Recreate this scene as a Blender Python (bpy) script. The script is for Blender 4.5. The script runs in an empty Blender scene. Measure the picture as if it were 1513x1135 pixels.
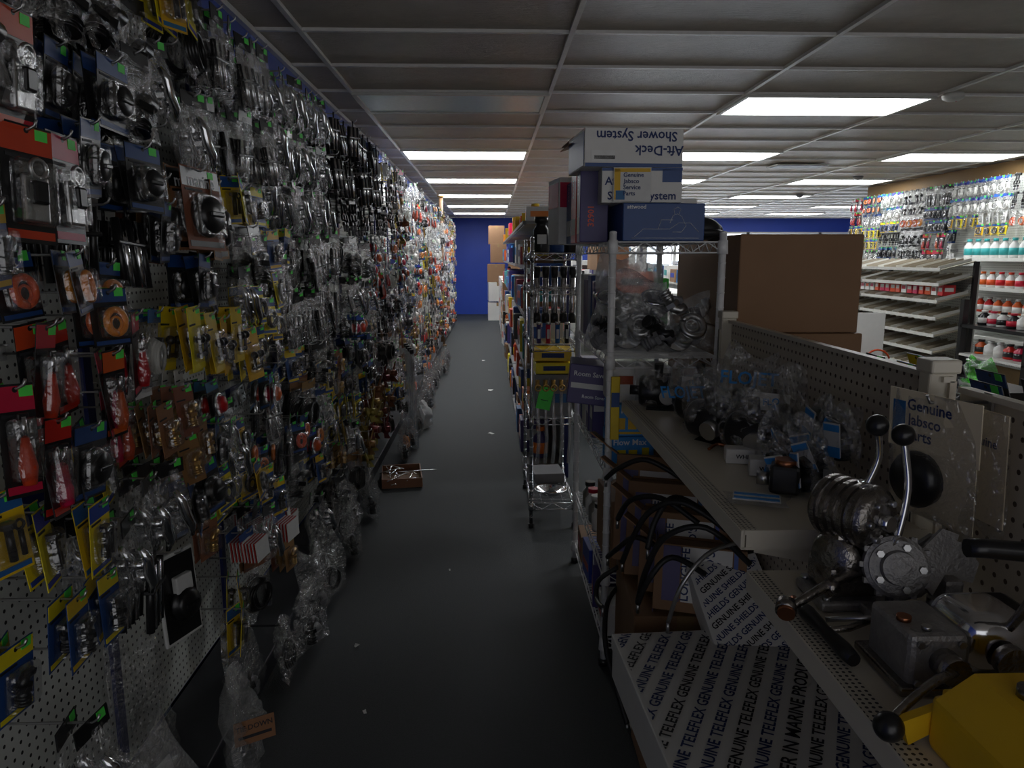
import bpy, bmesh, math, random
from mathutils import Matrix, Vector, Euler
R=random.Random(23)
sc=bpy.context.scene
COL=sc.collection
# ------------------------------------------------------------------ materials
MATS={}
def mat(name,col,rough=.6,metal=0,var=.12,scale=30,bump=0,emit=0,bscale=None,ecol=None,spec=None,rand=0):
    if name in MATS: return MATS[name]
    m=bpy.data.materials.new(name); m.use_nodes=True
    nt=m.node_tree; b=nt.nodes['Principled BSDF']
    tc=nt.nodes.new('ShaderNodeTexCoord'); n=nt.nodes.new('ShaderNodeTexNoise')
    n.inputs['Scale'].default_value=scale; n.inputs['Detail'].default_value=4
    nt.links.new(tc.outputs['Object'],n.inputs['Vector'])
    mx=nt.nodes.new('ShaderNodeMix'); mx.data_type='RGBA'
    mx.inputs[6].default_value=[x*(1-var) for x in col]+[1]
    mx.inputs[7].default_value=[min(1,x*(1+var)) for x in col]+[1]
    nt.links.new(n.outputs['Fac'],mx.inputs[0])
    out=mx.outputs[2]
    if rand:
        oi=nt.nodes.new('ShaderNodeObjectInfo'); hs=nt.nodes.new('ShaderNodeHueSaturation')
        mr=nt.nodes.new('ShaderNodeMapRange'); mr.inputs[3].default_value=.5-rand*.25; mr.inputs[4].default_value=.5+rand*.25
        mv=nt.nodes.new('ShaderNodeMapRange'); mv.inputs[3].default_value=1-rand; mv.inputs[4].default_value=1+rand
        nt.links.new(oi.outputs['Random'],mr.inputs[0]); nt.links.new(oi.outputs['Random'],mv.inputs[0])
        nt.links.new(mr.outputs[0],hs.inputs['Hue']); nt.links.new(mv.outputs[0],hs.inputs['Value'])
        nt.links.new(out,hs.inputs['Color']); out=hs.outputs[0]
    nt.links.new(out,b.inputs['Base Color'])
    b.inputs['Roughness'].default_value=rough; b.inputs['Metallic'].default_value=metal
    if spec is not None: b.inputs['Specular IOR Level'].default_value=spec
    if bump:
        n2=nt.nodes.new('ShaderNodeTexNoise'); n2.inputs['Scale'].default_value=bscale or scale*3; n2.inputs['Detail'].default_value=5
        nt.links.new(tc.outputs['Object'],n2.inputs['Vector'])
        bp=nt.nodes.new('ShaderNodeBump'); bp.inputs['Strength'].default_value=bump; bp.inputs['Distance'].default_value=.01
        nt.links.new(n2.outputs['Fac'],bp.inputs['Height']); nt.links.new(bp.outputs[0],b.inputs['Normal'])
    if emit:
        b.inputs['Emission Color'].default_value=list(ecol or col)+[1]; b.inputs['Emission Strength'].default_value=emit
    MATS[name]=m; return m
def clearmat(name,gloss=.3,tint=(1,1,1),bscale=60,bstr=.6,rough=.12,milk=.06):
    if name in MATS: return MATS[name]
    m=bpy.data.materials.new(name); m.use_nodes=True; nt=m.node_tree; nt.nodes.clear()
    o=nt.nodes.new('ShaderNodeOutputMaterial'); t=nt.nodes.new('ShaderNodeBsdfTransparent'); t.inputs[0].default_value=[*tint,1]
    g=nt.nodes.new('ShaderNodeBsdfGlossy'); g.inputs['Roughness'].default_value=rough
    d=nt.nodes.new('ShaderNodeBsdfDiffuse'); d.inputs[0].default_value=(.75,.76,.76,1)
    tc=nt.nodes.new('ShaderNodeTexCoord'); n=nt.nodes.new('ShaderNodeTexNoise'); n.inputs['Scale'].default_value=bscale; n.inputs['Detail'].default_value=3; n.inputs['Distortion'].default_value=1.5
    bp=nt.nodes.new('ShaderNodeBump'); bp.inputs['Strength'].default_value=bstr; bp.inputs['Distance'].default_value=.02
    nt.links.new(tc.outputs['Object'],n.inputs['Vector']); nt.links.new(n.outputs['Fac'],bp.inputs['Height'])
    nt.links.new(bp.outputs[0],g.inputs['Normal'])
    m1=nt.nodes.new('ShaderNodeMixShader'); m1.inputs[0].default_value=gloss
    m2=nt.nodes.new('ShaderNodeMixShader'); m2.inputs[0].default_value=milk
    nt.links.new(t.outputs[0],m1.inputs[1]); nt.links.new(g.outputs[0],m1.inputs[2])
    nt.links.new(m1.outputs[0],m2.inputs[1]); nt.links.new(d.outputs[0],m2.inputs[2]); nt.links.new(m2.outputs[0],o.inputs[0])
    MATS[name]=m; return m
def dotmat(name,col,pitch,rad,axes,holecol=(.01,.01,.01),rough=.5):
    if name in MATS: return MATS[name]
    m=bpy.data.materials.new(name); m.use_nodes=True; nt=m.node_tree; b=nt.nodes['Principled BSDF']
    tc=nt.nodes.new('ShaderNodeTexCoord'); sp=nt.nodes.new('ShaderNodeSeparateXYZ'); nt.links.new(tc.outputs['Object'],sp.inputs[0])
    outs=[]
    for a in axes:
        d=nt.nodes.new('ShaderNodeMath'); d.operation='DIVIDE'; d.inputs[1].default_value=pitch; nt.links.new(sp.outputs[a],d.inputs[0])
        f=nt.nodes.new('ShaderNodeMath'); f.operation='FRACT'; nt.links.new(d.outputs[0],f.inputs[0])
        s=nt.nodes.new('ShaderNodeMath'); s.operation='SUBTRACT'; s.inputs[1].default_value=.5; nt.links.new(f.outputs[0],s.inputs[0])
        q=nt.nodes.new('ShaderNodeMath'); q.operation='MULTIPLY'; nt.links.new(s.outputs[0],q.inputs[0]); nt.links.new(s.outputs[0],q.inputs[1]); outs.append(q)
    ad=nt.nodes.new('ShaderNodeMath'); ad.operation='ADD'; nt.links.new(outs[0].outputs[0],ad.inputs[0]); nt.links.new(outs[1].outputs[0],ad.inputs[1])
    lt=nt.nodes.new('ShaderNodeMath'); lt.operation='LESS_THAN'; lt.inputs[1].default_value=rad*rad; nt.links.new(ad.outputs[0],lt.inputs[0])
    n=nt.nodes.new('ShaderNodeTexNoise'); n.inputs['Scale'].default_value=6; n.inputs['Detail'].default_value=5; nt.links.new(tc.outputs['Object'],n.inputs['Vector'])
    m0=nt.nodes.new('ShaderNodeMix'); m0.data_type='RGBA'; m0.inputs[6].default_value=[x*.85 for x in col]+[1]; m0.inputs[7].default_value=[min(1,x*1.1) for x in col]+[1]
    nt.links.new(n.outputs['Fac'],m0.inputs[0])
    mx=nt.nodes.new('ShaderNodeMix'); mx.data_type='RGBA'; mx.inputs[7].default_value=[*holecol,1]
    nt.links.new(m0.outputs[2],mx.inputs[6]); nt.links.new(lt.outputs[0],mx.inputs[0]); nt.links.new(mx.outputs[2],b.inputs['Base Color'])
    b.inputs['Roughness'].default_value=rough
    MATS[name]=m; return m

WHITE=mat('white_paint',(.62,.62,.58),.4)
TRAYC=mat('tray_board',(.33,.29,.22),.5)
CREAM=mat('cream_metal',(.66,.61,.50),.38,var=.08,scale=5)
CHROME=mat('chrome',(.75,.76,.78),.14,1,var=.03)
STEEL=mat('brushed_steel',(.5,.5,.5),.32,1,var=.1)
DKCHROME=mat('worn_dark_chrome',(.30,.28,.26),.25,1,var=.5,scale=45,bump=.25)
ALU=mat('cast_aluminium',(.36,.35,.34),.5,.7,var=.3,scale=60,bump=.3)
BLACK=mat('black_plastic',(.012,.012,.013),.28)
RUBBER=mat('black_rubber',(.014,.014,.015),.5)
COPPER=mat('copper',(.45,.18,.09),.3,1)
BRASS=mat('brass',(.6,.38,.12),.28,1)
BRONZE=mat('bronze',(.22,.11,.04),.4,.6,rand=.3)
YEL=mat('yellow_card',(.76,.54,.01),.45,rand=.1)
YELP=mat('yellow_paint',(.85,.52,.015),.4,var=.15,scale=12,bump=.1)
BLUE=mat('blue_card',(.02,.09,.34),.45,rand=.15)
LBLUE=mat('light_blue_print',(.04,.27,.66),.5)
DBLUE=mat('dark_blue_box',(.014,.06,.22),.4)
RED=mat('red_plastic',(.55,.018,.012),.35,rand=.1)
ORANGE=mat('orange_plastic',(.8,.18,.02),.4,rand=.1)
BROWNCARD=mat('brown_card',(.26,.12,.05),.6,rand=.1)
WCARD=mat('white_card',(.68,.68,.66),.5,rand=.08)
PURPLE=mat('purple_box',(.05,.035,.16),.4)
TEAL=mat('teal_label',(.03,.32,.32),.5)
GREEN=mat('green_sticker',(.1,.85,.1),.5)
CARTON=mat('cardboard',(.26,.145,.075),.75,var=.1,scale=8,bump=.05)
CARTOND=mat('cardboard_edge',(.15,.085,.045),.8,scale=8)
TAPE=mat('packing_tape',(.3,.2,.1),.25)
PAPER=mat('white_box_paper',(.70,.69,.66),.5,var=.05)
INK=mat('black_ink',(.012,.012,.016),.6,var=.02)
INKB=mat('navy_ink',(.012,.03,.13),.6,var=.02)
INKW=mat('white_ink',(.75,.77,.8),.6,var=.02)
INKR=mat('red_ink',(.5,.02,.03),.6,var=.02)
UPBLUE=mat('blue_upright_steel',(.012,.02,.13),.45)
WOOD=mat('pole_wood',(.25,.14,.07),.5)
GREY=mat('grey_plastic',(.2,.2,.21),.4)
BAG=clearmat('clear_bag',.22,bscale=35,bstr=.9,milk=.025,rough=.08)
BLIS=clearmat('clear_blister',.18,bscale=25,bstr=.35,milk=.01)
TUBEM=clearmat('clear_tube',.3,(.9,.92,.95),20,.2,milk=.12)
PEG=dotmat('pegboard_white',(.66,.68,.64),.0254,.17,(1,2),(.015,.015,.015))
PEGB=dotmat('pegboard_beige',(.60,.53,.42),.0254,.17,(1,2),(.09,.06,.04))
PERF=dotmat('perforated_metal',(.62,.58,.48),.0085,.27,(0,1),(.03,.03,.03))
STRIPE=mat('lure_stripes',(.5,.03,.02),.4)

# ------------------------------------------------------------------ text cache
TXT={}
def cache_texts(strings):
    obs=[]
    for s in strings:
        cu=bpy.data.curves.new('t','FONT'); cu.body=s; cu.size=1; cu.resolution_u=2
        cu.align_x='CENTER'; cu.align_y='CENTER'; cu.offset=.018
        o=bpy.data.objects.new('t',cu); COL.objects.link(o); obs.append(o)
    bpy.context.view_layer.update(); dg=bpy.context.evaluated_depsgraph_get()
    for s,o in zip(strings,obs):
        me=o.evaluated_get(dg).to_mesh()
        TXT[s]=([v.co.copy() for v in me.vertices],[tuple(p.vertices) for p in me.polygons])
        o.evaluated_get(dg).to_mesh_clear()
    for o in obs:
        cu=o.data; bpy.data.objects.remove(o); bpy.data.curves.remove(cu)
L1="GENUINE TELEFLEX GENUINE TELEFLEX GENUINE TELEFLEX"
L2="TELEFLEX GENUINE TELEFLEX GENUINE TELEFLEX GENUINE"
L3="THE LEADER IN MARINE PRODUCTS"
L4="SHIELDS GENUINE SHIELDS GENUINE SHIELDS GENUINE"
cache_texts([L1,L2,L3,L4,"Aft-Deck","Shower System","Genuine","Jabsco","Parts","Service","attwood","Flow","Flow Max","Room Saver","B","I","D","E","R","P","Y","L","32901","MD 3.5","FLOJET","WORLD'S","LONGLIFE","WHITE","S","marine","TIE DOWN","FLO","MD 3.0"])
# ------------------------------------------------------------------ mesh builder
def MT(x,y,z): return Matrix.Translation((x,y,z))
def RX(a): return Matrix.Rotation(math.radians(a),4,'X')
def RY(a): return Matrix.Rotation(math.radians(a),4,'Y')
def RZ(a): return Matrix.Rotation(math.radians(a),4,'Z')
FR=RX(90)
LF=Matrix(((0,0,-1,0),(-1,0,0,0),(0,1,0,0),(0,0,0,1)))
RF=Matrix(((0,0,1,0),(1,0,0,0),(0,1,0,0),(0,0,0,1)))
class MB:
    def __init__(s): s.v=[];s.f=[];s.m=[];s.sm=[];s.mats=[];s.M=Matrix()
    def mi(s,m):
        if m not in s.mats: s.mats.append(m)
        return s.mats.index(m)
    def add(s,vs,fs,m,smooth=False,M=None):
        T=s.M@M if M is not None else s.M
        o=len(s.v); k=s.mi(m)
        for v in vs: s.v.append(T@Vector(v))
        for i,f in enumerate(fs):
            s.f.append([a+o for a in f]); s.m.append(k); s.sm.append(smooth[i] if isinstance(smooth,list) else smooth)
    def box(s,c,sz,m,bev=0,M=None):
        x,y,z=[a/2 for a in sz]
        if not bev:
            vs=[(c[0]+i*x,c[1]+j*y,c[2]+k*z) for i in(-1,1) for j in(-1,1) for k in(-1,1)]
            s.add(vs,[(0,1,3,2),(4,6,7,5),(0,4,5,1),(2,3,7,6),(0,2,6,4),(1,5,7,3)],m,False,M); return
        bm=bmesh.new(); bmesh.ops.create_cube(bm,size=1)
        bmesh.ops.scale(bm,vec=sz,verts=bm.verts)
        bmesh.ops.bevel(bm,geom=bm.edges[:],offset=min(bev,min(sz)*.45),segments=2 if bev<.02 else 5,affect='EDGES',profile=.5)
        bm.verts.index_update()
        s.add([(v.co.x+c[0],v.co.y+c[1],v.co.z+c[2]) for v in bm.verts],[[v.index for v in f.verts] for f in bm.faces],m,bev>.02,M); bm.free()
    def cyl(s,p0,p1,r0,m,r1=None,n=12,M=None,caps=True):
        p0=Vector(p0);p1=Vector(p1); r1=r0 if r1 is None else r1
        d=(p1-p0); q=d.to_track_quat('Z','Y').to_matrix() if d.length>1e-9 else Matrix.Identity(3)
        vs=[];fs=[];sm=[]
        for i in range(n):
            a=2*math.pi*i/n; w=Vector((math.cos(a),math.sin(a),0))
            vs.append(p0+q@(w*r0)); vs.append(p1+q@(w*r1))
        for i in range(n):
            j=(i+1)%n; fs.append((2*i,2*j,2*j+1,2*i+1)); sm.append(True)
        if caps:
            fs.append([2*i for i in range(n)][::-1]); fs.append([2*i+1 for i in range(n)]); sm+= [False,False]
        s.add(vs,fs,m,sm,M)
    def tube(s,pts,r,m,n=8,M=None,rf=None):
        P=[Vector(p) for p in pts]; vs=[];fs=[];up=None
        for i,p in enumerate(P):
            d=(P[min(i+1,len(P)-1)]-P[max(i-1,0)]).normalized()
            if up is None: up=d.orthogonal().normalized()
            up=(up-d*up.dot(d)); up=up.normalized() if up.length>1e-6 else d.orthogonal().normalized()
            si=d.cross(up); rr=r*(rf(i/(len(P)-1)) if rf else 1)
            for k in range(n):
                a=2*math.pi*k/n; vs.append(p+(up*math.cos(a)+si*math.sin(a))*rr)
        for i in range(len(P)-1):
            for k in range(n):
                l=(k+1)%n; fs.append((i*n+k,i*n+l,(i+1)*n+l,(i+1)*n+k))
        fs.append(list(range(n))[::-1]); fs.append([(len(P)-1)*n+k for k in range(n)])
        s.add(vs,fs,m,[True]*(len(fs)-2)+[False,False],M)
    def lathe(s,prof,m,n=20,M=None,smooth=True):
        vs=[];fs=[]
        for r,z in prof:
            for k in range(n):
                a=2*math.pi*k/n; vs.append((r*math.cos(a),r*math.sin(a),z))
        for i in range(len(prof)-1):
            for k in range(n):
                l=(k+1)%n; fs.append((i*n+k,i*n+l,(i+1)*n+l,(i+1)*n+k))
        fs.append(list(range(n))[::-1]); fs.append([(len(prof)-1)*n+k for k in range(n)])
        s.add(vs,fs,m,[smooth]*(len(fs)-2)+[False,False],M)
    def sph(s,c,r,m,sc=(1,1,1),n=12,M=None):
        pr=[(max(1e-4,r*math.sin(math.pi*i/n)),-r*math.cos(math.pi*i/n)) for i in range(n+1)]
        T=MT(*c)@Matrix.Diagonal((*sc,1)); s.lathe(pr,m,n+4,(M@T) if M is not None else T)
    def extr(s,poly,d,m,M=None):
        n=len(poly); vs=[(x,y,0) for x,y in poly]+[(x,y,d) for x,y in poly]
        fs=[list(range(n))[::-1],list(range(n,2*n))]+[(i,(i+1)%n,n+(i+1)%n,n+i) for i in range(n)]
        s.add(vs,fs,m,False,M)
    def torus(s,c,R0,r,m,M=None,a0=0,a1=360,n=20,k=7):
        pts=[(c[0]+R0*math.cos(math.radians(a0+(a1-a0)*i/n)),c[1]+R0*math.sin(math.radians(a0+(a1-a0)*i/n)),c[2]) for i in range(n+1)]
        s.tube(pts,r,m,k,M)
    def text(s,t,size,m,M,clip=None,sx=1,align='c'):
        vs,fs=TXT[t]
        off=0
        if align=='l': off=-min(v.x for v in vs)
        pts=[Vector(((v.x+off)*size*sx,v.y*size,0)) for v in vs]
        if clip is None: s.add(pts,fs,m,False,M); return
        bm=bmesh.new(); bv=[bm.verts.new(M@p) for p in pts]
        for f in fs:
            try: bm.faces.new([bv[i] for i in f])
            except ValueError: pass
        x0,x1,y0,y1,F=clip
        for co,no in (((x0,0,0),(-1,0,0)),((x1,0,0),(1,0,0)),((0,y0,0),(0,-1,0)),((0,y1,0),(0,1,0))):
            if bm.verts: bmesh.ops.bisect_plane(bm,geom=bm.verts[:]+bm.edges[:]+bm.faces[:],plane_co=co,plane_no=no,clear_outer=True)
        bm.verts.index_update()
        if bm.faces: s.add([v.co.copy() for v in bm.verts],[[v.index for v in f.verts] for f in bm.faces],m,False,F)
        bm.free()
    def bag(s,w,h,t,m,seed=0,M=None,nx=9,nz=10,crink=.12):
        r=random.Random(seed); vs=[];fs=[]
        ph=[r.uniform(0,6) for _ in range(6)]
        for side in (1,-1):
            for i in range(nx+1):
                for j in range(nz+1):
                    a=i/nx;b=j/nz
                    th=(math.sin(math.pi*a)**.6)*(math.sin(math.pi*min(1,b*.9+.1))**.7 if 0<b<1 else 0)*(.35+.65*b)
                    x=side*t/2*th*(1+.35*math.sin(9*a+ph[0]+side)+.3*math.sin(11*b+ph[1]*side)) if 0<a<1 and 0<b<1 else 0
                    y=(a-.5)*w*(1+.10*math.sin(5*b+ph[2])-.25*(1-b)**3*(crink>.15)); z=-b*h*(1+.05*math.sin(5*a+ph[3]))
                    if crink>.15: z-=h*.10*math.sin(6*a+ph[5])*(1-b)
                    if 0<a<1 and 0<b<1:
                        x+=r.uniform(-1,1)*t*crink*.5; y+=r.uniform(-1,1)*w*.02
                    else:
                        x+=.1*t*math.sin(8*a+6*b+ph[4])
                    vs.append((x,y,z))
        N=(nx+1)*(nz+1)
        for sd in (0,1):
            for i in range(nx):
                for j in range(nz):
                    q=[sd*N+i*(nz+1)+j,sd*N+(i+1)*(nz+1)+j,sd*N+(i+1)*(nz+1)+j+1,sd*N+i*(nz+1)+j+1]
                    fs.append(q if sd==0 else q[::-1])
        s.add(vs,fs,m,True,M)
    def mesh(s,name):
        me=bpy.data.meshes.new(name); me.from_pydata([tuple(v) for v in s.v],[],s.f)
        for m in s.mats: me.materials.append(m)
        for p,k,q in zip(me.polygons,s.m,s.sm): p.material_index=k; p.use_smooth=q
        me.update(); return me
def obj(name,data,parent=None,loc=(0,0,0),rot=(0,0,0),label=None,cat=None,group=None,kind=None):
    o=bpy.data.objects.new(name,data.mesh(name) if isinstance(data,MB) else data)
    COL.objects.link(o)
    o.location=loc; o.rotation_euler=rot
    if parent: o.parent=parent
    if label: o['label']=label
    if cat: o['category']=cat
    if group: o['group']=group
    if kind: o['kind']=kind
    return o
def rad(*a): return tuple(math.radians(x) for x in a)
def struct(name,c,sz,m,label=None):
    b=MB(); b.box((0,0,0),sz,m); return obj(name,b,loc=c,kind='structure',label=label)

# ------------------------------------------------------------------ room
H=2.48; YF=19.3; XR=10.5; XL=-1.06
CARPET=mat('carpet',(.035,.040,.043),.72,var=.4,scale=160,bump=.6,bscale=400,spec=.42)
WBLUE=mat('blue_wall_paint',(.016,.055,.36),.5,var=.08,scale=4)
WREAR=mat('warm_wall_paint',(.3,.18,.07),.6,scale=3)
CEIL=mat('ceiling_tile',(.57,.50,.41),.42,var=.16,scale=9,bump=.0)
nt=CEIL.node_tree; b=nt.nodes['Principled BSDF']
tc=nt.nodes.new('ShaderNodeTexCoord'); mp=nt.nodes.new('ShaderNodeMapping'); mp.inputs['Scale'].default_value=(14,60,10)
n=nt.nodes.new('ShaderNodeTexNoise'); n.inputs['Scale'].default_value=1.3; n.inputs['Detail'].default_value=9; n.inputs['Roughness'].default_value=.7
bp=nt.nodes.new('ShaderNodeBump'); bp.inputs['Strength'].default_value=1.0; bp.inputs['Distance'].default_value=.05
nt.links.new(tc.outputs['Object'],mp.inputs[0]); nt.links.new(mp.outputs[0],n.inputs['Vector']); nt.links.new(n.outputs['Fac'],bp.inputs['Height']); nt.links.new(bp.outputs[0],b.inputs['Normal'])
struct('floor',((XL+XR)/2,YF/2-1,-.05),(XR-XL+.4,YF+2.4,.1),CARPET)
struct('ceiling',((XL+XR)/2,YF/2-1,H+.06),(XR-XL+.4,YF+2.4,.1),CEIL)
struct('wall_left',(XL-.05,YF/2-1,H/2),(.1,YF+2.2,H),WBLUE)
struct('wall_right',(5.55,4.4,H/2),(.1,12.8,H),WREAR)
struct('wall_far_right',(XR+.05,15,H/2),(.1,8.8,H),WBLUE)
struct('wall_back',((XL+2.9)/2,YF+.05,H/2),(2.9-XL,.1,H),WBLUE)
struct('wall_back_upper',((2.9+XR)/2,YF+.05,(2.12+H)/2),(XR-2.9,.1,H-2.12),WBLUE)
struct('wall_back_lower',((2.9+XR)/2,YF+.05,.35),(XR-2.9,.1,.7),WBLUE)
DAY=mat('daylight_pane',(.8,.87,.95),.3,emit=5,ecol=(.82,.9,1))
for i in range(4):
    x0=2.95+i*1.9; b=MB(); b.box((0,0,0),(1.8,.02,1.4),DAY)
    obj('window_%d'%(i+1),b,loc=(x0+.9,YF+.06,1.41),kind='structure')
b=MB()
for i in range(5): b.box((2.92+i*1.9,YF-.02,1.41),(.08,.1,1.42),WHITE)
b.box((6.7,YF-.02,.72),(7.6,.12,.05),WHITE); b.box((6.7,YF-.02,2.1),(7.6,.1,.05),WHITE)
obj('trim_1',b,kind='structure')
GRID=mat('grid_bar',(.74,.73,.70),.35)
b=MB(); x=.375-1.22
while x<XR: b.box((x,YF/2-1,H+.002),(.024,YF+2.2,.016),GRID); x+=1.22
obj('trim_2',b,kind='structure')
b=MB(); y=4.74-.61*10
while y<YF: b.box(((XL+XR)/2,y,H+.003),(XR-XL,.022,.014),GRID); y+=.61
obj('trim_3',b,kind='structure')
b=MB(); b.box((XL+.012,YF/2-1,H-.01),(.024,YF+2.2,.024),GRID); obj('trim_4',b,kind='structure')

PAN=mat('lit_diffuser',(.9,.95,1),.4,emit=14,ecol=(.96,.98,1))
PANOFF=mat('unlit_diffuser',(.6,.76,.80),.35)
def light_mesh(m):
    b=MB(); b.box((0,0,.002),(1.16,.55,.006),m); return b.mesh('diffuser')
LM,LMO=light_mesh(PAN),light_mesh(PANOFF)
b=MB()
for s in(-1,1):
    b.box((s*.594,0,0),(.026,.60,.016),WHITE); b.box((0,s*.289,0),(1.162,.024,.016),WHITE)
LFR=b.mesh('light_frame')
for cx,y0 in ((-.235,4.74),(2.205,4.74),(4.645,7.18),(7.08,9.62)):
    y=y0
    while y<YF-.6:
        off=(cx<0 and y<5)
        e=obj('ceiling_light',None,loc=(cx,y+.305,H-.01),label='unlit recessed fluorescent ceiling panel with pale diffuser' if off else 'glowing recessed fluorescent ceiling panel',cat='ceiling light',group='fluorescent panels in the dropped ceiling')
        obj('frame',LFR,e); obj('diffuser',LMO if off else LM,e)
        y+=2.44
b=MB(); b.lathe([(.055,0),(.065,-.01),(.06,-.03),(.035,-.045),(.01,-.048)][::-1],WHITE,20); b.cyl((.02,0,-.05),(.02,0,-.045),.004,RED)
obj('smoke_detector',b,loc=(2.86,4.66,H-.006),label='round white smoke detector on the ceiling',cat='smoke detector')
for (x,y) in ((4.6,9.3),(5.0,12.0)):
    b=MB(); b.lathe([(.01,-.05),(.035,-.045),(.06,-.02),(.06,0)],GREY,16)
    obj('ceiling_camera',b,loc=(x,y,H-.004),label='small dark dome sensor on the ceiling',cat='ceiling sensor',group='dome sensors')
b=MB(); b.box((0,0,0),(.6,.3,.01),WHITE)
for i in range(9): b.box((0,-.12+i*.03,-.008),(.54,.014,.006),BLACK)
obj('ceiling_vent',b,loc=(3.4,8.25,H-.01),label='slotted air vent grille in the ceiling',cat='air vent')
for (x,y,n_) in ((-.80,12.3,0),(4.15,15,0)):
    b=MB(); b.cyl((0,0,0),(0,0,H-.01),.035,WOOD,n=16); b.cyl((0,0,0),(0,0,.03),.06,WOOD,n=16); b.cyl((0,0,H-.04),(0,0,H-.006),.055,BRASS,n=16)
    obj('support_pole',b,loc=(x,y,0),label='thin brown pole rising to the ceiling',cat='pole')

# ------------------------------------------------------------------ left pegboard fixture
PX=-1.03
def panel(w,h): b=MB(); b.box((0,0,0),(.012,w,h),PEG); return b.mesh('pegboard')
P_UP,P_LO=panel(.765,1.29),panel(.765,.86)
b=MB(); b.box((0,0,0),(.03,.035,2.26),UPBLUE); UPR=b.mesh('upright')
b=MB(); b.box((0,0,0),(.024,.765,.04),UPBLUE); CRS=b.mesh('rail')
DKBASE=mat('dark_base_steel',(.03,.032,.04),.5)
b=MB(); b.box((0,0,.03),(.22,.79,.02),DKBASE,.004); b.box((.105,0,.0),(.012,.79,.07),DKBASE,.003); BASE=b.mesh('base_deck')
y=.25
while y<16.6:
    e=obj('pegboard_bay',None,loc=(PX,y+.4,0),label='white perforated pegboard wall bay with dark blue uprights and base deck',cat='pegboard',group='pegboard bays along the wall')
    obj('pegboard_panel',P_UP,e,(0,0,1.62)); obj('pegboard_panel',P_LO,e,(0,0,.505))
    obj('upright',UPR,e,(.002,-.4,1.13)); obj('rail',CRS,e,(.0,0,.955)); obj('base_deck',BASE,e,(.125,0,.036))
    y+=.8

# ------------------------------------------------------------------ product shapes
def p_bolt(b,m,s):
    b.cyl((0,0,-s*.5),(0,0,s*.35),s*.1,m,n=8); b.lathe([(s*.2,s*.35),(s*.2,s*.5)],m,6,smooth=False); b.cyl((0,s*.3,-s*.45),(0,s*.3,s*.2),s*.07,m,n=8); b.torus((0,0,0),s*.12,s*.04,m,MT(0,s*.3,s*.35)@RY(90),n=10,k=5)
def p_cap(b,m,s):
    b.lathe([(s*.1,s*.22),(s*.36,s*.2),(s*.42,s*.12),(s*.45,0),(s*.5,-.02*s),(s*.5,-s*.1)][::-1],m,18,RY(90)); b.box((s*.2,0,0),(s*.14,s*.5,s*.12),m,s*.03)
def p_hinge(b,m,s):
    for k in(-1,1):
        b.box((0,k*s*.26,0),(s*.05,s*.42,s*.8),m,s*.02)
        for q in(-.28,0,.28): b.cyl((s*.02,k*s*.3,q*s),(s*.05,k*s*.3,q*s),s*.05,BLACK,n=8)
    b.cyl((s*.04,0,-s*.42),(s*.04,0,s*.42),s*.07,m,n=8)
def p_cleat(b,m,s):
    b.tube([(s*.22,0,-s*.55),(s*.3,0,-s*.3),(s*.26,0,0),(s*.3,0,s*.3),(s*.22,0,s*.55)],s*.09,m,8,rf=lambda t:.6+.7*math.sin(math.pi*t))
    for q in(-1,1): b.cyl((0,0,q*s*.16),(s*.26,0,q*s*.14),s*.12,m,r1=s*.08,n=8)
    b.box((0,0,0),(s*.05,s*.3,s*.55),m,s*.02)
def p_shackle(b,m,s):
    b.torus((0,0,0),s*.3,s*.08,m,RY(90)@RZ(90),-110,110,n=14,k=7); b.cyl((0,-s*.36,-s*.0),(0,s*.36,0),s*.09,m,n=8,M=MT(0,0,-s*.12)); b.torus((0,0,0),s*.1,s*.04,m,MT(0,s*.42,-s*.12),n=8,k=5)
def p_fit(b,m,s):
    b.cyl((0,0,-s*.5),(0,0,0),s*.17,m,n=12); b.tube([(0,0,0),(0,0,s*.15),(0,s*.1,s*.28),(0,s*.35,s*.3)],s*.15,m,10)
    for i in range(3): b.cyl((0,0,-s*.5+i*s*.1),(0,0,-s*.42+i*s*.1),s*.22,m,r1=s*.17,n=12)
    b.lathe([(s*.26,-s*.08),(s*.26,s*.06)],m,6,smooth=False)
def p_ring(b,m,s):
    b.torus((0,0,0),s*.36,s*.1,m,RY(90),n=18,k=8); b.torus((.004,0,0),s*.2,s*.04,m,RY(90),n=14,k=6)
def p_handle(b,m,s):
    b.tube([(0,0,-s*.6),(0,0,-s*.3),(0,0,.0),(0,0,s*.2)],s*.13,m,10,rf=lambda t:.8+.35*math.sin(5*t)); b.cyl((0,0,s*.2),(0,0,s*.55),s*.05,CHROME,n=8); b.box((0,0,s*.55),(s*.05,s*.2,s*.12),BLACK,s*.02)
def p_knobs(b,m,s):
    for k in(-1,1):
        b.sph((s*.08,k*s*.25,s*.15),s*.17,m,n=8); b.cyl((s*.05,k*s*.25,s*.1),(s*.02,k*s*.25,-s*.5),s*.07,m,n=8)
    b.box((0,0,-s*.4),(s*.15,s*.8,s*.16),m,s*.04)
def p_tubes(b,m,s):
    for k in range(-2,3): b.cyl((0,k*s*.16,-s*.6),(0,k*s*.16,s*.5),s*.07,m if k%2 else BLACK,n=8)
    b.box((0,0,s*.1),(s*.18,s*.85,s*.07),BLACK,s*.02)
def p_latch(b,m,s):
    b.box((0,0,-s*.1),(s*.1,s*.5,s*.8),m,s*.04); b.box((s*.1,0,0),(s*.16,s*.3,s*.4),BLACK,s*.05); b.torus((0,0,0),s*.16,s*.04,m,MT(s*.1,0,s*.4)@RY(90),n=12,k=6)
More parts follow.
